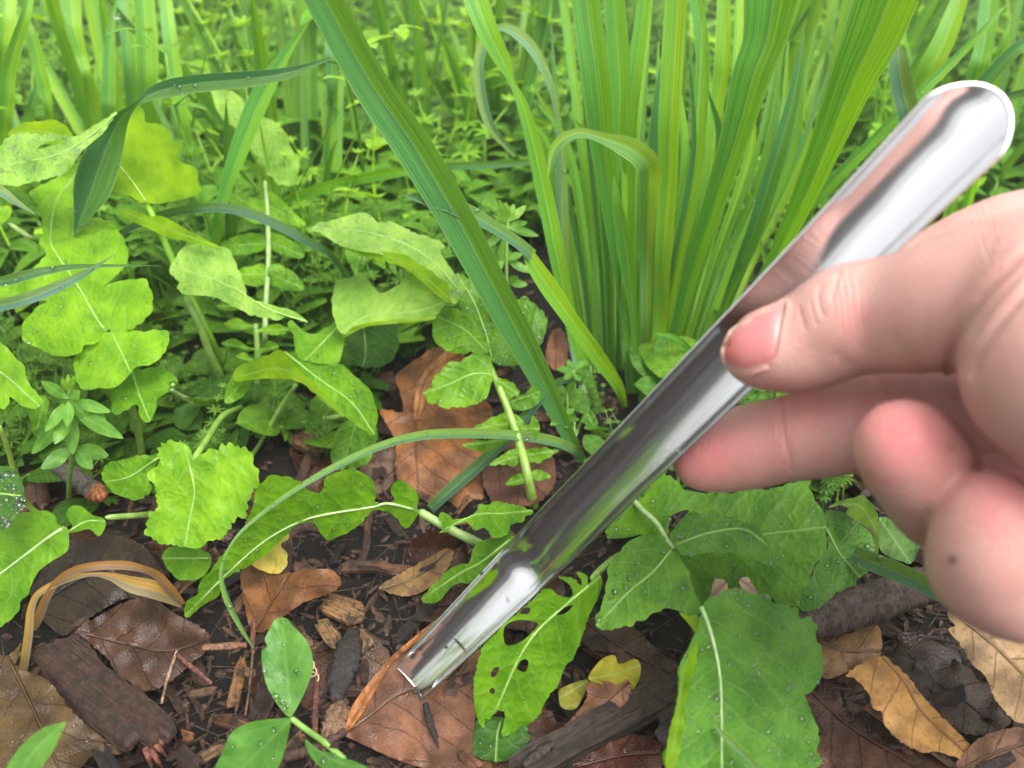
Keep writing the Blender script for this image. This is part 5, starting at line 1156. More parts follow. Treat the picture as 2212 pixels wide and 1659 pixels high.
logs('brown leaf stalk running out of the large brown leaf to the bottom', 'twig', g3(1, 2, [(30,1420,-.007),(-60,1470,-.007),(-160,1520,-.007),(-260,1560,-.009),(-380,1580,-.009)]), [.0010,.0012,.0012,.0015,.0016], (.06,.03,.022), 8, .08, name='leaf_stalk', seed=14)
logs('charred black strip of bark among pale wood chips left of the scoop', 'bark', g3(0, 2, [(2290,760,-.010),(2270,870,-.011),(2240,980,-.011),(2200,1100,-.010),(2180,1220,-.008)]), [.0016,.0038,.0042,.0036,.0015], (.022,.018,.017), 10, .16, name='bark_strip', seed=15, ell=.5)
logs('fibrous tan strip of bark below the charred black one', 'bark', g3(0, 2, [(2200,1180,-.006),(2190,1300,-.007),(2150,1420,-.007),(2080,1540,-.005)]), [.0016,.0036,.0034,.0016], (.17,.10,.055), 10, .2, name='bark_strip', seed=16, ell=.5)
chips = [((1570,960),(1500,1280),.0022,(.46,.25,.09),'upright pale wood chip left of the pea leaf'),
         ((2100,590),(2330,700),.0036,(.42,.24,.10),'large pale wood chip with split grain left of the scoop'),
         ((2120,560),(2360,640),.0030,(.34,.19,.08),'upper pale wood chip stacked on the split-grain one'),
         ((2080,720),(2190,870),.0030,(.42,.26,.12),'striped pale wood chip beside the charred bark strip'),
         ((2290,770),(2380,890),.0042,(.36,.22,.11),'blunt pale wood chip right of the charred bark strip'),
         ((1310,880),(1600,860),.0012,(.20,.10,.06),'thin reddish wood sliver left of the pale arching grass tip'),
         ((1150,890),(1045,1240),.0005,(.34,.22,.14),'thin upright straw in front of the rusty pitted leaf'),
         ((1140,920),(1370,1110),.0008,(.18,.07,.05),'thin red-brown straw crossing behind the upright straw'),
         ((1130,1440),(1250,1470),.0020,(.38,.16,.06),'small orange wood flake at the right of the bark chunk'),
         ((1310,1600),(1480,1510),.0018,(.30,.18,.09),'short tan wood sliver left of the lower pea leaf'),
         ((1000,1420),(1300,1659),.0022,(.10,.045,.03),'dark twig piece right of the bark chunk end'),
         ((1640,880),(1590,1320),.0004,(.13,.08,.05),'fine dead stem left of the upright pea leaf'),
         ((1650,700),(1640,920),.0008,(.19,.07,.045),'thin reddish stalk below the amber dead leaf'),
         ((2040,1450),(2060,1000),.0010,(.14,.05,.035),'thin dark red stalk right of the upright pea leaf'),
         ((1240,1180),(1400,1150),.0014,(.26,.16,.09),'small pale splinter beside the tip of the bark chunk'),
         ((1560,1020),(1650,1060),.0016,(.40,.22,.09),'little wood chip on top of the upright pale chip')]
for i, (a_, b_, r_, c_, lb) in enumerate(chips):
    p0, p1 = g3(0, 2, [a_, b_])
    if r_ > .0013: bar(lb, 'wood chip', p0, p1, .006 + r_ * .4, r_ * .8, r_ * .45, tuple(.75 * z for z in c_), 30 + i)
    else: logs(lb, 'straw', [p0 + (-.008 - r_,), ((p0[0] + p1[0]) / 2 + random.uniform(-3, 3), (p0[1] + p1[1]) / 2, -.009 - r_), p1 + (-.008 - r_,)], [r_ * .8, r_, r_ * .7], c_, 6, .12, name='straw', seed=30 + i, ell=.45)
mulch = [((1680,940),(1760,1010)),((1900,1150),(2110,1250)),((1730,1060),(1900,1090)),((1800,900),(2000,930))]
for i, (a_, b_) in enumerate(mulch):
    p0, p1 = g3(0, 1, [a_, b_])
    bar('reddish brown mulch chunk under the long bare mustard stalk', 'wood chip', p0, p1, .006, [.003,.005,.004,.003][i], .003, [(.14,.06,.035),(.22,.12,.06),(.14,.07,.04),(.12,.05,.035)][i], 60 + i, 'mulch chunks under the bare stalk')

# more fallen leaves half buried around the plants
FALL = []
for s in range(4):
    rr_ = np.random.default_rng(300 + s); V = []; UV = []; n, m = 16, 9
    L, W = rr_.uniform(.028, .045), rr_.uniform(.012, .019)
    for i in range(n + 1):
        t = i / n; w = W * math.sin(math.pi * t ** .85) ** .75 * (1 + .06 * math.sin(i * 2.6)) + .0002
        for j in range(m):
            v = -1 + 2 * j / (m - 1)
            z = .006 * abs(v) ** 1.6 * math.sin(t * 5 + s) + .0035 * math.sin(3 * t + v * 2 + s) + .0012 * math.sin(t * 19 + v * 7)
            V.append((L * (t - .5), w * v, z)); UV.append((t * L * 1000, v * w * 1000))
    F = [(i * m + j, i * m + j + 1, (i + 1) * m + j + 1, (i + 1) * m + j) for i in range(n) for j in range(m - 1)]
    me = bpy.data.meshes.new('dead_leaf'); me.from_pydata(V, [], F); me.materials.append(M_DEADWET)
    ul = me.uv_layers.new(name='vein'); idx = np.empty(len(me.loops), np.int32); me.loops.foreach_get('vertex_index', idx); ul.data.foreach_set('uv', np.array(UV, np.float32)[idx].ravel())
    me.polygons.foreach_set('use_smooth', np.ones(len(me.polygons), bool)); me.update(); FALL.append(me)
rf = np.random.default_rng(9)
for i in range(44):
    vy = rf.uniform(800, 1250) if i % 4 else rf.uniform(1250, 1640); vx = rf.uniform(0, 1250) if i % 3 else rf.uniform(1250, 2200)
    p = unp(vx, vy, depth_of_h(vy, 0)); o = bpy.data.objects.new('dead_leaf', FALL[i % 4]); COL.objects.link(o)
    o.location = (p[0], p[1], .0015); o.rotation_euler = (rf.normal(0, .22), rf.normal(0, .22), rf.uniform(0, 6.28)); s = rf.uniform(.55, 1.0); o.scale = (s, s, s)
    ci = i % 3; o.color = [(.05, .026, .016), (.10, .042, .022), (.15, .075, .035)][ci] + (1,)
    lb = ['blackish rotting leaf half buried in the mulch', 'dark reddish dead leaf lying in the mulch', 'dull brown dead leaf lying in the mulch'][ci]
    tag(o, lb, 'dead leaf', lb.replace('leaf', 'leaves'))

# scattered chips: copies of a few shapes
CH = []
for s in range(9):
    rr_ = np.random.default_rng(100 + s); L = rr_.uniform(.006, .016); n = 7
    P = np.c_[np.linspace(-L / 2, L / 2, 5), rr_.normal(0, .0002, 5), rr_.normal(0, .0002, 5)]
    w = rr_.uniform(.0007, .0024)
    V, F, UV = chip_geo(P, w, w * rr_.uniform(.35, .7), s, .14)
    me = bpy.data.meshes.new('wood_chip'); me.from_pydata(V.tolist(), [], F); me.materials.append(M_CHIP)
    ul = me.uv_layers.new(name='vein'); idx = np.empty(len(me.loops), np.int32); me.loops.foreach_get('vertex_index', idx); ul.data.foreach_set('uv', np.array(UV, np.float32)[idx].ravel())
    me.update(); CH.append(me)
rk = np.random.default_rng(77); n_c = 0
while n_c < 270:
    vy = rk.uniform(860, 1700); vx = rk.uniform(-60, 2270)
    d = depth_of_h(vy, 0); p = unp(vx, vy, d)
    o = bpy.data.objects.new('wood_chip', CH[int(rk.integers(9))]); COL.objects.link(o)
    o.location = (p[0], p[1], float(gh(p[0], p[1])) + rk.uniform(.0005, .0045)); o.rotation_euler = (rk.normal(0, .3), rk.normal(0, .3), rk.uniform(0, 6.28))
    s = rk.uniform(.7, 1.6); o.scale = (s, s, s)
    c = [(.05,.028,.018),(.10,.05,.03),(.17,.085,.045),(.26,.15,.075),(.03,.02,.016)][(ci := int(rk.choice(5, p=[.34,.3,.16,.08,.12])))]; o.color = c + (1,)
    lb = ['small dark brown chip of wet bark in the mulch', 'small mid-brown bark chip in the mulch', 'small reddish brown wood chip in the mulch', 'small pale tan wood chip in the mulch', 'small blackened bark chip in the mulch'][ci]; tag(o, lb, 'wood chip', lb.replace('chip', 'chips')); n_c += 1
# crumbs and needles too small to pick apart
A = acc()
for i in range(3800):
    vy = rk.uniform(820, 1720); vx = rk.uniform(-100, 2300); p = unp(vx, vy, depth_of_h(vy, 0)); z = float(gh(p[0], p[1])) + rk.uniform(-.0005, .0015)
    a = rk.uniform(0, 6.28); L = rk.uniform(.001, .007) if i % 3 else rk.uniform(.008, .02); w = rk.uniform(.0004, .0012) if i % 3 else .00022
    e = np.array([math.cos(a), math.sin(a), rk.normal(0, .25)]) * L * .5; c = np.array([p[0], p[1], z])
    V, F = tube_geo([c - e, c - e * .2, c + e * .4, c + e], [w * .5, w, w * .9, w * .3], 5, True, .3, i); acc_add(A, V, F, [(0, 0)] * len(V), 0)
for i in range(2600):
    x = rk.uniform(-.42, .5); y = rk.uniform(-.06, .5)
    a = rk.uniform(0, 6.28); L = rk.uniform(.002, .012); w = rk.uniform(.0005, .0016)
    e = np.array([math.cos(a), math.sin(a), rk.normal(0, .25)]) * L * .5; c = np.array([x, y, float(gh(x, y)) + rk.uniform(-.0005, .001)])
    V, F = tube_geo([c - e, c - e * .2, c + e * .4, c + e], [w * .5, w, w * .9, w * .3], 5, True, .3, i); acc_add(A, V, F, [(0, 0)] * len(V), 0)
me = bpy.data.meshes.new('mulch_debris'); me.from_pydata(A['V'], [], A['F']); me.materials.append(M_WOOD); me.update()
o = bpy.data.objects.new('mulch_debris', me); COL.objects.link(o); o.color = (.07, .04, .025, 1)
tag(o, 'fine dark mulch crumbs and needles strewn over the soil', kind='stuff')
# ------------------------------------------------------------------ wet grass blade under the little finger
g_ = grass('broad wet grass blade running under the curled little finger', None, base_at(1880, 1235))
blade(g_, g3w(2, 2, [(1100,270,.240,110),(1230,325,.234,122),(1400,395,.226,124),(1650,515,.214,110),(1850,640,.204,90),(2050,735,.196,76),(2260,830,.190,66)]) + [(2300,1420,.185,18)], (.075,.17,.06), roll=12, drops=40)
g_ = grass('thin grass stalk lying across the foot of the largest wet leaf', None, base_at(1550, 1640))
blade(g_, g3w(2, 2, [(210,1380,.178,6),(260,1440,.177,34),(380,1560,.174,38),(520,1700,.170,40),(620,1800,.168,40)]), (.16,.28,.09), foldk=.5)

# ------------------------------------------------------------------ metal scoop
q = NT('polished_steel')
co = q.n('TexCoord').outputs['Object']
uvn = q.n('UVMap', uv_map='vein').outputs[0]
sc_ = q.n('Mapping', {'Vector': uvn, 'Scale': (0.08, 160.0, 1.0)}).outputs[0]
br = q.noise(sc_, 1.0, 3, 0.6)
sm = q.noise(uvn, 0.12, 4, 0.6)
sepx = q.n('SeparateXYZ', {0: uvn}).outputs[0]
tipm = q.ramp(sepx, 55.0, 75.0, 1.0, 0.0)
ro = q.math('ADD', q.ramp(sm, 0.4, 0.75, 0.02, 0.05), q.math('MULTIPLY', tipm, 0.07))
dirt = q.ramp(q.noise(uvn, 0.7, 5, 0.75), 0.66, 0.72)
dirt = q.math('MULTIPLY', dirt, q.math('MULTIPLY', tipm, 0.5))
scr = q.n('TexNoise', {'Vector': q.n('Mapping', {'Vector': uvn, 'Scale': (0.5, 7.0, 1.0), 'Rotation': (0, 0, 0.35)}).outputs[0], 'Scale': 1.0, 'Detail': 6, 'Roughness': 0.8}).outputs[0]
scm = q.ramp(scr, 0.60, 0.66)
ro = q.math('ADD', ro, q.math('MULTIPLY', q.ramp(q.noise(uvn, 0.3, 5, 0.7), 0.5, 0.7), 0.05))
ro = q.math('ADD', ro, q.math('MULTIPLY', scm, 0.10))
bp = q.bump(q.math('ADD', br, scm), 0.04, 0.0002)
pb = q.n('BsdfPrincipled', {'Base Color': q.mix(dirt, (0.80, 0.80, 0.81), (0.12, 0.09, 0.06)), 'Metallic': q.math('SUBTRACT', 1.0, dirt), 'Roughness': ro, 'Normal': bp})
M_STEEL = q.done(pb)

def sweep(stations, nphi=40, sub=10, t=.0004, e_tip=.0016, e_top=.0062):
    """open trough: stations (x, y, depth, width px, half arc deg, roll deg); rounded ends"""
    S = catmull(stations, sub)
    C = unp(S[:, 0], S[:, 1], S[:, 2]); W = S[:, 3] * S[:, 2] / FPX * .5; Dp = S[:, 4]; rl = np.radians(S[:, 5])
    T = np.gradient(C, axis=0); T /= np.linalg.norm(T, axis=1, keepdims=True)
    view = C - np.array([0, 0, CAM_H]); view /= np.linalg.norm(view, axis=1, keepdims=True)
    L = np.cross(T, view); L /= np.linalg.norm(L, axis=1, keepdims=True); N = np.cross(L, T)
    N *= np.sign((N * view).sum(1))[:, None]
    L2 = L * np.cos(rl)[:, None] + N * np.sin(rl)[:, None]; N2 = -L * np.sin(rl)[:, None] + N * np.cos(rl)[:, None]
    arc = np.r_[0, np.cumsum(np.linalg.norm(np.diff(C, axis=0), axis=1))] * 1000
    top = np.clip((arc - arc[-1] + 22) / 22, 0, 1) ** 2; tip = np.clip((12 - arc) / 12, 0, 1) ** 2
    ph = np.linspace(0, math.pi, nphi + 1); V = []; UV = []
    for lay in (0, 1):
        for i in range(len(C)):
            for a in ph:
                th = math.radians(Dp[i]); R_ = W[i] / math.sin(th); q_ = th * (1 - 2 * a / math.pi); s_ = math.sin(a)
                V.append(C[i] + L2[i] * (R_ + lay * t) * math.sin(q_) + N2[i] * ((R_ + lay * t) * math.cos(q_) - R_ * math.cos(th)) + T[i] * (e_top * top[i] - e_tip * tip[i]) * s_ ** .8); UV.append((arc[i], a))
    n, m = len(C), nphi + 1
    def faces(i0, i1, end0, end1):
        F = []
        for i in range(i0, i1):
            for j in range(nphi):
                a = i * m + j; F.append((a, a + 1, a + m + 1, a + m)); b = n * m + a; F.append((b, b + m, b + m + 1, b + 1))
            for j in (0, nphi):
                a = i * m + j; F.append((a, a + m, n * m + a + m, n * m + a))
        for i, on in ((i0, end0), (i1, end1)):
            if on:
                for j in range(nphi): a = i * m + j; F.append((a, a + 1, n * m + a + 1, n * m + a))
        return F
    return np.array(V), UV, faces, n
def tool_d(x): return 1.0 / (4.914 + (x - 1130.) / 953. * (7.94 - 4.914)) if x >= 1130 else 1.0 / (4.577 + (x - 884.) / 246. * (4.914 - 4.577))
tool = thing('metal_scoop', tuple(unp(886, 1470, .217)), 'polished steel trough-shaped scoop held between thumb and fingers, tip on a brown leaf', 'scoop')
td = [(x_, 1474 - (x_ - 884) * 1.0042, tool_d(x_), w_, a_, 2) for x_, w_, a_ in [(884, 84, 52), (930, 93, 54), (985, 100, 54), (1040, 106, 53), (1095, 111, 52), (1130, 114, 50), (1165, 117, 50), (1225, 122, 54), (1310, 127, 58), (1420, 135, 56), (1580, 148, 56), (1750, 160, 56), (1900, 175, 57), (2020, 189, 58), (2083, 196, 58)]]
V, UV, faces, n_ = sweep(td)
spl = 50
def part(name, F):
    half_ = len(V) // 2; W_ = []; U_ = []; G_ = []
    for sel in (lambda f: all(k < half_ for k in f), lambda f: all(k >= half_ for k in f), lambda f: min(f) < half_ <= max(f)):   # crisp rims
        fs = [f for f in F if sel(f)]; ids = np.unique(np.concatenate([np.array(f) for f in fs])); b = len(W_)
        mp_ = {int(k): b + i for i, k in enumerate(ids)}; W_ += V[ids].tolist(); U_ += np.array(UV)[ids].tolist(); G_ += [tuple(mp_[int(k)] for k in f) for f in fs]
    return mk(name, np.array(W_), G_, M_STEEL, tool, np.array(U_))
part('scoop_blade', faces(0, spl, True, False))
hob = part('handle', faces(spl, n_ - 1, False, True))
m41 = 41                                                    # rolled rim round the trough's edge
rim_i = [i * m41 for i in range(n_)] + [(n_ - 1) * m41 + j for j in range(1, m41)] + [i * m41 + 40 for i in range(n_ - 2, -1, -1)] + [j for j in range(39, -1, -1)]
RV, RF = tube_geo(V[rim_i], np.full(len(rim_i), .00030), 7, False)
mk('rim', RV, RF, M_STEEL, hob, np.full((len(RV), 2), 90.0))
P_ = unp(np.array([1441, 1462]), np.array([968, 966]), np.array([tool_d(1441) + .003, tool_d(1462) + .0025]))
DV, DF = drops_mesh(P_, np.array([[0, -.7, .7]] * 2), np.array([.0007, .0003]))
tag(mk('water_droplets', DV, DF, M_WATER, tool), kind='stuff')
q = NT('soil_clod'); co = q.n('TexCoord').outputs['Object']
M_CLOD = q.done(q.n('BsdfPrincipled', {'Base Color': q.mix(q.noise(co, 900, 3), (.012,.009,.007), (.05,.035,.025)), 'Roughness': .6, 'Normal': q.bump(q.noise(co, 1500, 4), 1.0, .0006)}))
def clod(x, y, d, r, label, seed, group=None):
    bm = bmesh.new(); bmesh.ops.create_icosphere(bm, subdivisions=3, radius=r)
    c = unp(x, y, d)
    for v in bm.verts:
        n = v.co.normalized(); v.co *= 1 + .35 * float(wav(np.array(n.x * 9 + n.z * 4), np.array(n.y * 9 - n.z * 5), 8, seed)); v.co.z *= .75
    V = np.array([v.co[:] for v in bm.verts]) + c; F = [tuple(v.index for v in f.verts) for f in bm.faces]; bm.free()
    tag(mk('soil_crumb', V, F, M_CLOD, None), label, 'soil crumb', group)
clod(899, 1492, .2165, .0011, 'black soil clod stuck on the scoop tip', 1)
for i, (x, y, d, r) in enumerate([(1040, 1238, .2045, .0005), (1033, 1300, .206, .0004), (964, 1398, .2135, .00045), (1035, 1400, .2085, .0005), (955, 1475, .211, .0005), (910, 1509, .2135, .0006)]):
    clod(x, y, d, r, 'tiny soil speck stuck to the lower end of the metal scoop', 5 + i, 'soil specks on the scoop')

# ------------------------------------------------------------------ hand
def cam_pt(x, y, d):
    return np.array([(x - CX) / FPX * d, -(y - CY) / FPX * d, d])
h_ = .0008
lo = np.array([.028, -.085, .085]); hi = np.array([.205, .045, .19])
nn_ = np.ceil((hi - lo) / h_).astype(int)
xs, ys, zs = [lo[i] + h_ * np.arange(nn_[i]) for i in range(3)]
def chain(pts, k=.002, flat=None):
    """smooth chain of round cones: pts (x, y, depth, radius m) on the pixel grid; returns sdf on the grid"""
    c = catmull([tuple(cam_pt(*p[:3])) + (p[3],) for p in pts], 4)
    return seg_sdf(c, flat)
def seg_sdf(c, flat=None):
    S = np.full(nn_, .05, np.float32)
    for a, b in zip(c[:-1], c[1:]):
        rm = max(a[3], b[3]) + .010
        l_ = np.minimum(a[:3], b[:3]) - rm; u_ = np.maximum(a[:3], b[:3]) + rm
        i0 = np.clip(((l_ - lo) / h_).astype(int), 0, nn_); i1 = np.clip(((u_ - lo) / h_).astype(int) + 1, 0, nn_)
        if np.any(i1 <= i0): continue
        X = xs[i0[0]:i1[0], None, None]; Y = ys[None, i0[1]:i1[1], None]; Z = zs[None, None, i0[2]:i1[2]]
        e = b[:3] - a[:3]; L2 = e @ e
        px, py, pz = X - a[0], Y - a[1], Z - a[2]
        t = np.clip((px * e[0] + py * e[1] + pz * e[2]) / L2, 0, 1)
        qx, qy, qz = px - t * e[0], py - t * e[1], pz - t * e[2]
        r = a[3] + (b[3] - a[3]) * t
        if flat is not None:
            n, s = flat; dn = (qx * n[0] + qy * n[1] + qz * n[2]) * (1 / s - 1)
            qx, qy, qz = qx + dn * n[0], qy + dn * n[1], qz + dn * n[2]
        dd = np.sqrt(qx * qx + qy * qy + qz * qz) - r
        sl = (slice(i0[0], i1[0]), slice(i0[1], i1[1]), slice(i0[2], i1[2]))
        S[sl] = smin(S[sl], dd, .0008)
    return S
def smin(a, b, k):
    hh = np.maximum(k - np.abs(a - b), 0) / k
    return (np.minimum(a, b) - hh * hh * k * .25).astype(np.float32)

thumb = chain([(1634,762,.1525,.0064),(1672,754,.1515,.0080),(1722,746,.1500,.0090),(1780,720,.1475,.0096),(1835,692,.1445,.0103),(1900,682,.1415,.0101),(1965,675,.1375,.0106),(2060,655,.131,.0114),(2190,640,.1245,.0130),(2300,640,.119,.0145)])
thenar = seg_sdf(np.array([tuple(cam_pt(2290, 690, .1165)) + (.0135,), tuple(cam_pt(2345, 790, .112)) + (.0158,), tuple(cam_pt(2420, 840, .110)) + (.016,), (.135, -.012, .108, .017), (.170, -.030, .104, .019)]))
index = chain([(1655,748,.1700,.0070),(1750,712,.1690,.0080),(1890,650,.166,.0085),(2010,596,.162,.0089),(2120,540,.158,.0090),(2230,516,.155,.0098),(2400,545,.152,.0118)])
middle = chain([(1520,992,.1790,.0072),(1560,980,.1765,.0085),(1625,964,.1725,.0092),(1690,950,.168,.0089),(1760,936,.1635,.0093),(1830,922,.160,.0094),(1900,908,.1565,.0090),(2000,885,.153,.0092),(2200,858,.150,.0098),(2400,830,.150,.0115)])
ring = chain([(1952,962,.1292,.0076),(1970,985,.131,.0084),(1990,1016,.1340,.0087),(2014,1064,.1405,.0085),(2036,1092,.150,.0088),(2055,1080,.1575,.0090),(2110,1020,.158,.0090),(2240,990,.153,.0096),(2400,1000,.147,.011)])
pinky = chain([(2142,1106,.1215,.0066),(2134,1140,.1225,.0073),(2122,1185,.1245,.0077),(2122,1232,.1290,.0082),(2160,1264,.1345,.0084),(2230,1275,.1360,.0090),(2330,1250,.1375,.0096),(2430,1190,.139,.011)])
wr = (.172, -.034, .106)
palm = None
for (x, y, d, r) in ((2400,545,.152,.0118),(2400,700,.152,.0118),(2400,830,.150,.0118),(2400,1000,.147,.0115),(2430,1190,.139,.0112)):
    p = cam_pt(x, y, d); w = np.array(wr)
    g = seg_sdf(np.array([tuple(p) + (r,), tuple(p * .66 + w * .34) + (.0125,), tuple(p * .33 + w * .67) + (.0150,), tuple(w) + (.0190,), (.21, -.05, .085, .022)]))
    palm = g if palm is None else smin(palm, g, .008)
body = smin(palm, thenar, .010)
S = smin(body, index, .004); S = smin(S, middle, .004)
S = smin(S, ring, .0012); S = smin(S, pinky, .0012)
web = seg_sdf(np.array([tuple(cam_pt(2290, 610, .121)) + (.011,), tuple(cam_pt(2370, 600, .132)) + (.010,), tuple(cam_pt(2420, 580, .148)) + (.0115,)]))
web2 = seg_sdf(np.array([tuple(cam_pt(2330, 700, .120)) + (.012,), tuple(cam_pt(2400, 720, .134)) + (.012,), tuple(cam_pt(2440, 720, .148)) + (.0115,)]))
S = smin(S, smin(web, web2, .006), .005)
S2 = smin(thumb, thenar, .0022)
S = smin(S, S2, .0012)
del thumb, index, middle, ring, pinky, palm, body, thenar, S2

def surface_nets(S):
    sg = S < 0
    act = np.zeros(np.array(S.shape) - 1, bool); a0 = sg[:-1, :-1, :-1]
    cor = [(i, j, k) for i in (0, 1) for j in (0, 1) for k in (0, 1)]
    for i, j, k in cor[1:]:
        act |= sg[i:S.shape[0] - 1 + i, j:S.shape[1] - 1 + j, k:S.shape[2] - 1 + k] != a0
    idx = np.argwhere(act); vid = np.full(act.shape, -1, np.int64); vid[act] = np.arange(len(idx))
    acc_ = np.zeros((len(idx), 3)); cnt = np.zeros(len(idx))
    val = {c: S[idx[:, 0] + c[0], idx[:, 1] + c[1], idx[:, 2] + c[2]] for c in cor}
    for c in cor:
        for axs in range(3):
            if c[axs] == 0:
                c2 = list(c); c2[axs] = 1; c2 = tuple(c2)
                v0, v1 = val[c], val[c2]; m = (v0 < 0) != (v1 < 0)
                t = np.where(m, v0 / np.where(m, v0 - v1, 1), 0)
                p = np.tile(np.array(c, float), (len(idx), 1)); p[:, axs] = t
                acc_ += p * m[:, None]; cnt += m
    V = lo + (idx + acc_ / cnt[:, None]) * h_
    F = []
    for axs in range(3):
        o1, o2 = [(1, 2), (2, 0), (0, 1)][axs]
        sl0 = [slice(1, n_ - 1) for n_ in S.shape]; sl1 = list(sl0)
        sl0[axs] = slice(0, S.shape[axs] - 1); sl1[axs] = slice(1, S.shape[axs])
        A_, B_ = sg[tuple(sl0)], sg[tuple(sl1)]
        e = np.argwhere(A_ != B_); flip = A_[A_ != B_]
        g = e.copy()
        for q_ in range(3):
            if q_ != axs: g[:, q_] += 1
        def cell(da, db):
            h2 = g.copy(); h2[:, o1] -= da; h2[:, o2] -= db; return vid[h2[:, 0], h2[:, 1], h2[:, 2]]
        Q = np.stack([cell(1, 1), cell(0, 1), cell(0, 0), cell(1, 0)], 1)
        Q[~flip] = Q[~flip][:, ::-1]
        F.append(Q)
    return V, np.concatenate(F)
HV, HF = surface_nets(S)
del S
# the forearm carries on from the open wrist edge, in the same surface
ed_ = {}
for f in HF.tolist():
    for a, b in ((f[0], f[1]), (f[1], f[2]), (f[2], f[3]), (f[3], f[0])): ed_[(a, b)] = 1
nxt = {b: a for (a, b) in ed_ if (b, a) not in ed_}
loops = []
while nxt:
    s = next(iter(nxt)); lp = [s]
    while lp[-1] in nxt:
        n_ = nxt.pop(lp[-1])
        if n_ == s: break
        lp.append(n_)
    loops.append(lp)
lp = max(loops, key=len)
ringP = HV[lp]; cen_ = ringP.mean(0); dirf = np.array([.82, -.34, -.46]); dirf /= np.linalg.norm(dirf)
newV = []; newF = []; base_i = len(HV); prev = list(lp); m_ = len(lp)
rel = ringP - cen_; rel_f = rel - np.outer(rel @ dirf, dirf); rr_ = np.linalg.norm(rel_f, axis=1, keepdims=True)
for k_ in range(1, 60):
    s_ = k_ * .004; bl = min(1.0, s_ / .05); R_ = .024 + .012 * min(1, s_ / .2)
    tgt = rel_f / rr_ * R_ * np.array([1, 1, 1]); sh = rel * (1 - bl) + tgt * bl
    newV += (cen_ + dirf * s_ + sh).tolist()
    cur = [base_i + (k_ - 1) * m_ + i for i in range(m_)]
    newF += [(prev[i], prev[(i + 1) % m_], cur[(i + 1) % m_], cur[i]) for i in range(m_)]
    prev = cur
HV = np.r_[HV, np.array(newV)]; HF = np.r_[HF, np.array(newF)]
# Laplacian polish, then one Catmull-Clark level
def edges_of(F):
    e = np.concatenate([F[:, [0, 1]], F[:, [1, 2]], F[:, [2, 3]], F[:, [3, 0]]]); return np.unique(np.sort(e, 1), axis=0)
HE = edges_of(HF)
def smooth(V, n, l):
    deg = np.bincount(HE.ravel(), minlength=len(V))[:, None]
    for i in range(n):
        s = np.zeros_like(V); np.add.at(s, HE[:, 0], V[HE[:, 1]]); np.add.at(s, HE[:, 1], V[HE[:, 0]])
        V = V + (s / np.maximum(deg, 1) - V) * l
    return V
for _ in range(4): HV = smooth(HV, 1, .5); HV = smooth(HV, 1, -.45)
HV = smooth(HV, 2, .5)
me = bpy.data.meshes.new('tmp'); me.from_pydata(HV.tolist(), [], HF.tolist()); me.update()
ob = bpy.data.objects.new('tmp', me); COL.objects.link(ob)
sb = ob.modifiers.new('s', 'SUBSURF'); sb.levels = 1
dg_ = bpy.context.evaluated_depsgraph_get(); me2 = bpy.data.meshes.new_from_object(ob.evaluated_get(dg_))
bpy.data.objects.remove(ob)
nv = len(me2.vertices); co_ = np.empty(nv * 3); me2.vertices.foreach_get('co', co_); HV = co_.reshape(-1, 3)
nr = np.empty(nv * 3); me2.vertices.foreach_get('normal', nr); HN = nr.reshape(-1, 3)
HF = [tuple(p.vertices) for p in me2.polygons]
# pixel position of every vertex, for creases and skin tint that stay on the skin
PXv = CX + HV[:, 0] / HV[:, 2] * FPX; PYv = CY - HV[:, 1] / HV[:, 2] * FPX
front = (HN * -HV / np.linalg.norm(HV, axis=1, keepdims=True)).sum(1)
bvh = BVHTree.FromPolygons([Vector(v) for v in HV], HF)
vis = np.zeros(nv, bool)
cand_ = np.where((front > .02) & (PXv < 2330))[0]
for i in cand_:
    p = Vector(HV[i]); d = p.length; h = bvh.ray_cast(Vector((0, 0, 0)), p / d)
    vis[i] = h[0] is not None and h[3] > d - .0012
disp = np.zeros(nv)
def crease(pts, depth, width):
    """groove along a polyline on the skin, in metres deep and pixels wide"""
    global disp
    c = catmull(pts, 5); d = poly_dist(c, PXv, PYv)
    disp -= np.where(vis, depth * np.exp(-(d / width) ** 2), 0)
def k6(pts): return g3(2, 1, pts)
for p_, dp_, w_ in [
    (k6([(890,190),(880,260),(890,330),(910,380)]), .00028, 4), (k6([(1010,110),(985,200),(970,280)]), .00028, 4), (k6([(755,330),(770,400),(790,470)]), .0002, 4),
    (k6([(830,300),(850,380),(870,440)]), .00015, 3), (k6([(1080,80),(1060,150),(1040,220)]), .00012, 3),
    (k6([(1000,640),(1060,690),(1140,740),(1240,790)]), .00018, 16), (k6([(1360,540),(1440,650),(1530,740),(1580,800)]), .0002, 16), 
    (k6([(1720,740),(1740,600),(1800,470),(1880,330),(1990,180),(2300,-120)]), .0009, 12), (k6([(1870,760),(1890,680),(1960,560),(2050,430),(2300,120)]), .0008, 10), (k6([(1800,720),(1830,600),(1900,470),(2000,320),(2300,0)]), .0003, 8),
    (k6([(640,930),(635,1060),(660,1180),(690,1290),(710,1400)]), .00035, 5), (k6([(600,1000),(612,1100),(640,1200)]), .00012, 4),
    (k6([(1270,780),(1290,860),(1310,920)]), .0003, 5), (k6([(1240,800),(1260,880)]), .00015, 4),
    (k6([(668,315),(655,380),(638,460),(622,560),(600,650),(555,705)]), .00045, 5), (k6([(555,705),(480,740),(400,765),(320,755)]), .00025, 4),
    (gs(2500, 1000, 1694/1532., [(1010,960),(1050,1060),(1090,1130)]), .0003, 6)]:
    crease(p_, dp_, w_)
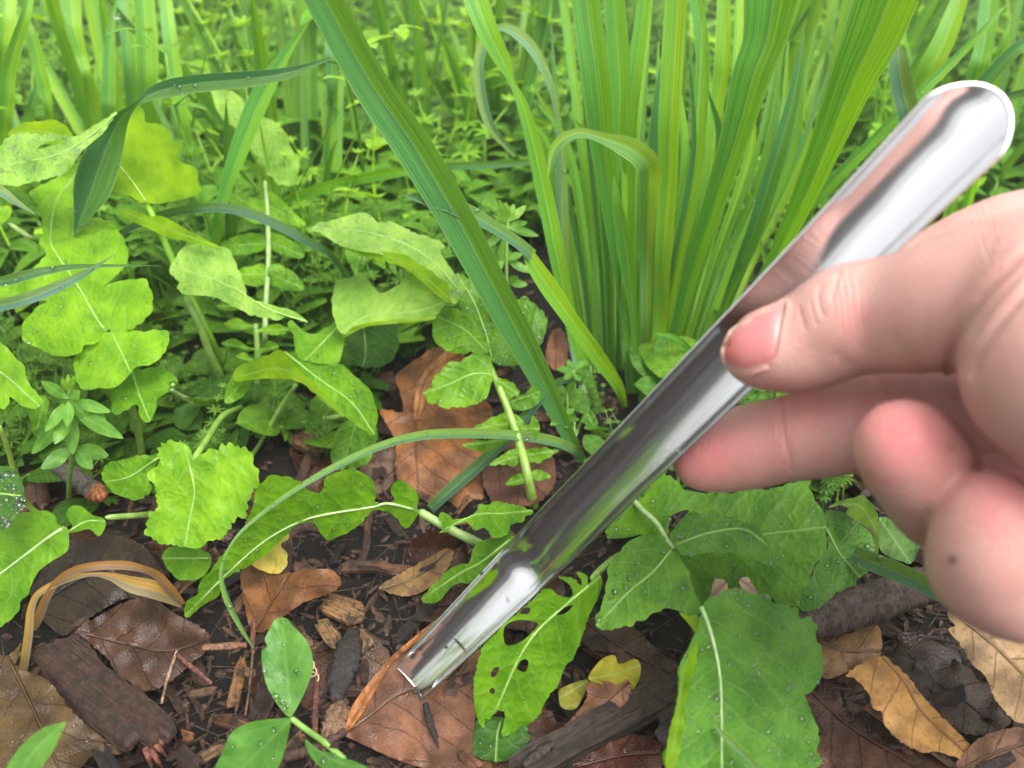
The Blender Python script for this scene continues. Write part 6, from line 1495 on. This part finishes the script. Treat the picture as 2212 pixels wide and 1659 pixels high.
# nail bed: skin rises in a fold round the nail and sits lower under it
nailP = catmull(g3(2, 1, [(665,318),(600,345),(520,375),(440,405),(360,440),(310,475),(275,530),(250,600),(248,655),(275,705),(320,740),(380,752),(440,745),(500,725),(545,700),(590,650),(612,560),(630,450),(650,370)]), 4, True)
nd = poly_dist(np.r_[nailP, nailP[:1]], PXv, PYv); nin = inside(nailP, PXv, PYv)
rim = np.clip((PXv - 1580) / 60, 0, 1)
disp += np.where(vis & ~nin, .00055 * rim * np.exp(-((nd - 5) / 6.0) ** 2), 0) - np.where(vis & nin, .00035 * np.clip(nd / 5, 0, 1), 0)
# long soft wrinkles where the joints bend
for x_, y_, a_, n_w_, L_, am_ in ((1822, 640, 1.45, 6, 60, .00010), (1690, 925, 1.5, 4, 70, .00009), (1915, 870, 1.4, 5, 60, .00010), (2120, 1150, .5, 4, 60, .00007), (2010, 1090, .4, 4, 60, .00007), (2150, 520, 1.3, 6, 70, .00012)):
    ca_, sa_ = math.cos(a_), math.sin(a_); uu = (PXv - x_) * ca_ + (PYv - y_) * sa_; vv = -(PXv - x_) * sa_ + (PYv - y_) * ca_
    disp += np.where(vis, am_ * np.sin(vv * .42 + 1.3 * wav(PXv, PYv, 70, 44)) * np.exp(-(uu / L_) ** 2 - (vv / (n_w_ * 7.0)) ** 2), 0)
# fine skin lines across the fingers, joint wrinkles
ridge = 0.00005 * np.sin(PXv * .55 + PYv * .25 + 6 * wav(PXv, PYv, 120, 9)) * vis
HV = HV + HN * (disp + ridge)[:, None]
# skin tint: redder pads, paler backs
def blob(x, y, rx, ry=None): ry = ry or rx; return np.exp(-(((PXv - x) / rx) ** 2 + ((PYv - y) / ry) ** 2))
red = .95 * blob(1965, 960, 95, 85) + .8 * blob(2170, 1070, 90, 80) + .6 * blob(1590, 985, 120, 60) + .5 * blob(1490, 1000, 60, 60) + .35 * blob(1800, 900, 250, 60) + .3 * blob(1640, 735, 60, 50) + .25 * blob(1865, 690, 60, 60) + .5 * blob(1680, 850, 90, 40)
red = red + .12 * wav(PXv, PYv, 130, 31) + .06 * wav(PXv, PYv, 40, 33)
dark = .55 * blob(2057, 1210, 8) + .3 * blob(2057, 1210, 13) + .3 * blob(2053, 966, 6) + .15 * blob(2053, 966, 12)
red = red * .92
red = np.clip(red * np.where(front > -.2, 1, .4), 0, 1); dark = np.clip(dark * (front > 0), 0, 1)
Fm = np.array([0, CP, -SP]); Um = np.array([0, SP, CP])
def c2w(V): return np.stack([V[:, 0], V[:, 1] * SP + V[:, 2] * CP, CAM_H + V[:, 1] * CP - V[:, 2] * SP], -1)

q = NT('skin')
co = q.n('TexCoord').outputs['Object']
vr = q.n('Attribute', attribute_name='red').outputs['Fac']; vd = q.n('Attribute', attribute_name='mole').outputs['Fac']
n1 = q.noise(co, 140, 4, .6); n2 = q.noise(co, 900, 3, .6)
c = q.mix(vr, (.54, .30, .255), (.58, .155, .165))
c = q.mix(q.ramp(n1, .35, .7, 0, .35), c, (.46, .20, .165))
c = q.mix(q.ramp(n2, .4, .7, 0, .15), c, (.56, .36, .30))
c = q.mix(vd, c, (.06, .03, .025))
vor = q.n('TexVoronoi', {'Vector': co, 'Scale': 1500.0}, feature='DISTANCE_TO_EDGE').outputs['Distance']
wv = q.n('TexWave', {'Vector': co, 'Scale': 520.0, 'Distortion': 9.0, 'Detail': 2.0, 'Detail Scale': 1.2}, bands_direction='DIAGONAL').outputs[1]
bp = q.bump(q.math('ADD', q.math('ADD', q.math('MULTIPLY', q.ramp(vor, 0, .3), .5), q.math('MULTIPLY', n2, .6)), q.math('MULTIPLY', wv, .35)), .26, .0003)
M_SKIN = q.done(q.n('BsdfPrincipled', {'Base Color': c, 'Roughness': .46, 'Specular IOR Level': .38, 'Normal': bp, 'Subsurface Weight': .35, 'Subsurface Radius': (1.0, .36, .22), 'Subsurface Scale': .0014}))
hand = thing('person', tuple(c2w(np.array([wr]))[0]), 'bare right hand reaching in, thumb pressing the metal scoop, ring and little fingers curled', 'person')
ho = mk('hand', c2w(HV), HF, M_SKIN, hand)
for nm, arr in (('red', red), ('mole', dark)):
    at = ho.data.attributes.new(nm, 'FLOAT', 'POINT'); at.data.foreach_set('value', arr.astype(np.float32))
# thumb nail: a curved plate laid on the thumb
bvh = BVHTree.FromPolygons([Vector(v) for v in HV], HF)
nail = k6([(665,318),(600,345),(520,375),(440,405),(360,440),(310,475),(275,530),(250,600),(248,655),(275,705),(320,740),(380,752),(440,745),(500,725),(545,700),(590,650),(612,560),(630,450),(650,370)])
Qn = catmull(nail, 4, True)
gx, gy = np.meshgrid(np.arange(Qn[:, 0].min(), Qn[:, 0].max(), 4), np.arange(Qn[:, 1].min(), Qn[:, 1].max(), 4)); gx = gx.ravel(); gy = gy.ravel()
m = inside(Qn, gx, gy) & (poly_dist(np.r_[Qn, Qn[:1]], gx, gy) > 2)
pts = [Vector(p) for p in Qn] + [Vector(p) for p in np.c_[gx[m], gy[m]]]
vo, _, fo, *_r = delaunay_2d_cdt(pts, [(i, (i + 1) % len(Qn)) for i in range(len(Qn))], [], 0, 1e-4)
P = np.array([(v.x, v.y) for v in vo]); T = np.array([f for f in fo if len(f) == 3], int); cen = P[T].mean(1); T = T[inside(Qn, cen[:, 0], cen[:, 1])]
NV = []
lastd = .138
ed = poly_dist(np.r_[Qn, Qn[:1]], P[:, 0], P[:, 1])
for i, (x, y) in enumerate(P):
    dr = Vector(cam_pt(x, y, 1.0)).normalized(); hit = bvh.ray_cast(Vector((0, 0, 0)), dr)
    dd = hit[0].z if hit[0] is not None else lastd
    if hit[0] is not None: lastd = dd
    NV.append(cam_pt(x, y, dd))
NV = np.array(NV)
A_ = np.c_[P - P.mean(0), np.ones(len(P)), (P - P.mean(0)) ** 2, np.prod(P - P.mean(0), axis=1)]
kf, *_ = np.linalg.lstsq(A_, NV[:, 2], rcond=None)                # smooth curved plate through the skin
zz = A_ @ kf
zz = np.minimum(zz, NV[:, 2]) * .25 + NV[:, 2] * .75 - .00005 - .00055 * (1 - np.exp(-ed / 5.0))
NV = np.stack([cam_pt(x, y, z) for (x, y), z in zip(P, zz)])
no = mk('fingernail', c2w(NV), T, None, ho)
prox = np.clip(((P[:, 0] - 1560) / 130.0), 0, 1)
lun = np.exp(-(((P[:, 0] - 1690) / 22) ** 2 + ((P[:, 1] - 705) / 55) ** 2))
dl = poly_dist(np.array(k6([(430,412),(360,440),(300,490),(265,560),(250,620),(255,675),(290,725),(340,748),(420,750),(520,718)])), P[:, 0], P[:, 1])
tipw = np.clip(1.1 - dl / 7.5, 0, 1)
for nm, arr in (('lunula', lun), ('tipw', tipw)):
    at = no.data.attributes.new(nm, 'FLOAT', 'POINT'); at.data.foreach_set('value', arr.astype(np.float32))
q = NT('nail')
l_ = q.n('Attribute', attribute_name='lunula').outputs['Fac']; t_ = q.n('Attribute', attribute_name='tipw').outputs['Fac']
c = q.mix(q.math('MULTIPLY', l_, .6), (.50, .175, .17), (.56, .40, .39)); c = q.mix(t_, c, (.54, .40, .29))
M_NAIL = q.done(q.n('BsdfPrincipled', {'Base Color': c, 'Roughness': .34, 'Specular IOR Level': .35, 'Subsurface Weight': .2, 'Subsurface Radius': (1, .4, .3), 'Subsurface Scale': .001}))
no.data.materials.append(M_NAIL)
# ------------------------------------------------------------------ added air volume that imitates the pale lens veil
bm = bmesh.new(); bmesh.ops.create_cube(bm, size=1.0)
for v in bm.verts: v.co = Vector((v.co.x * 110, v.co.y * 110, (v.co.z + .5) * 1.75 - 1.0))
V = np.array([v.co[:] for v in bm.verts]); F = [tuple(v.index for v in f.verts) for f in bm.faces]; bm.free()
q = NT('lens_veil')
vol = q.n('VolumePrincipled', {'Color': (.95, .98, .95), 'Density': .045, 'Anisotropy': .2})
q.t.links.new(vol.outputs[0], q.out.inputs['Volume'])
tag(mk('lens_veil', V, F, q.m, None, smooth=False), 'added pale air volume imitating the lens veil over the far weeds', kind='stuff')
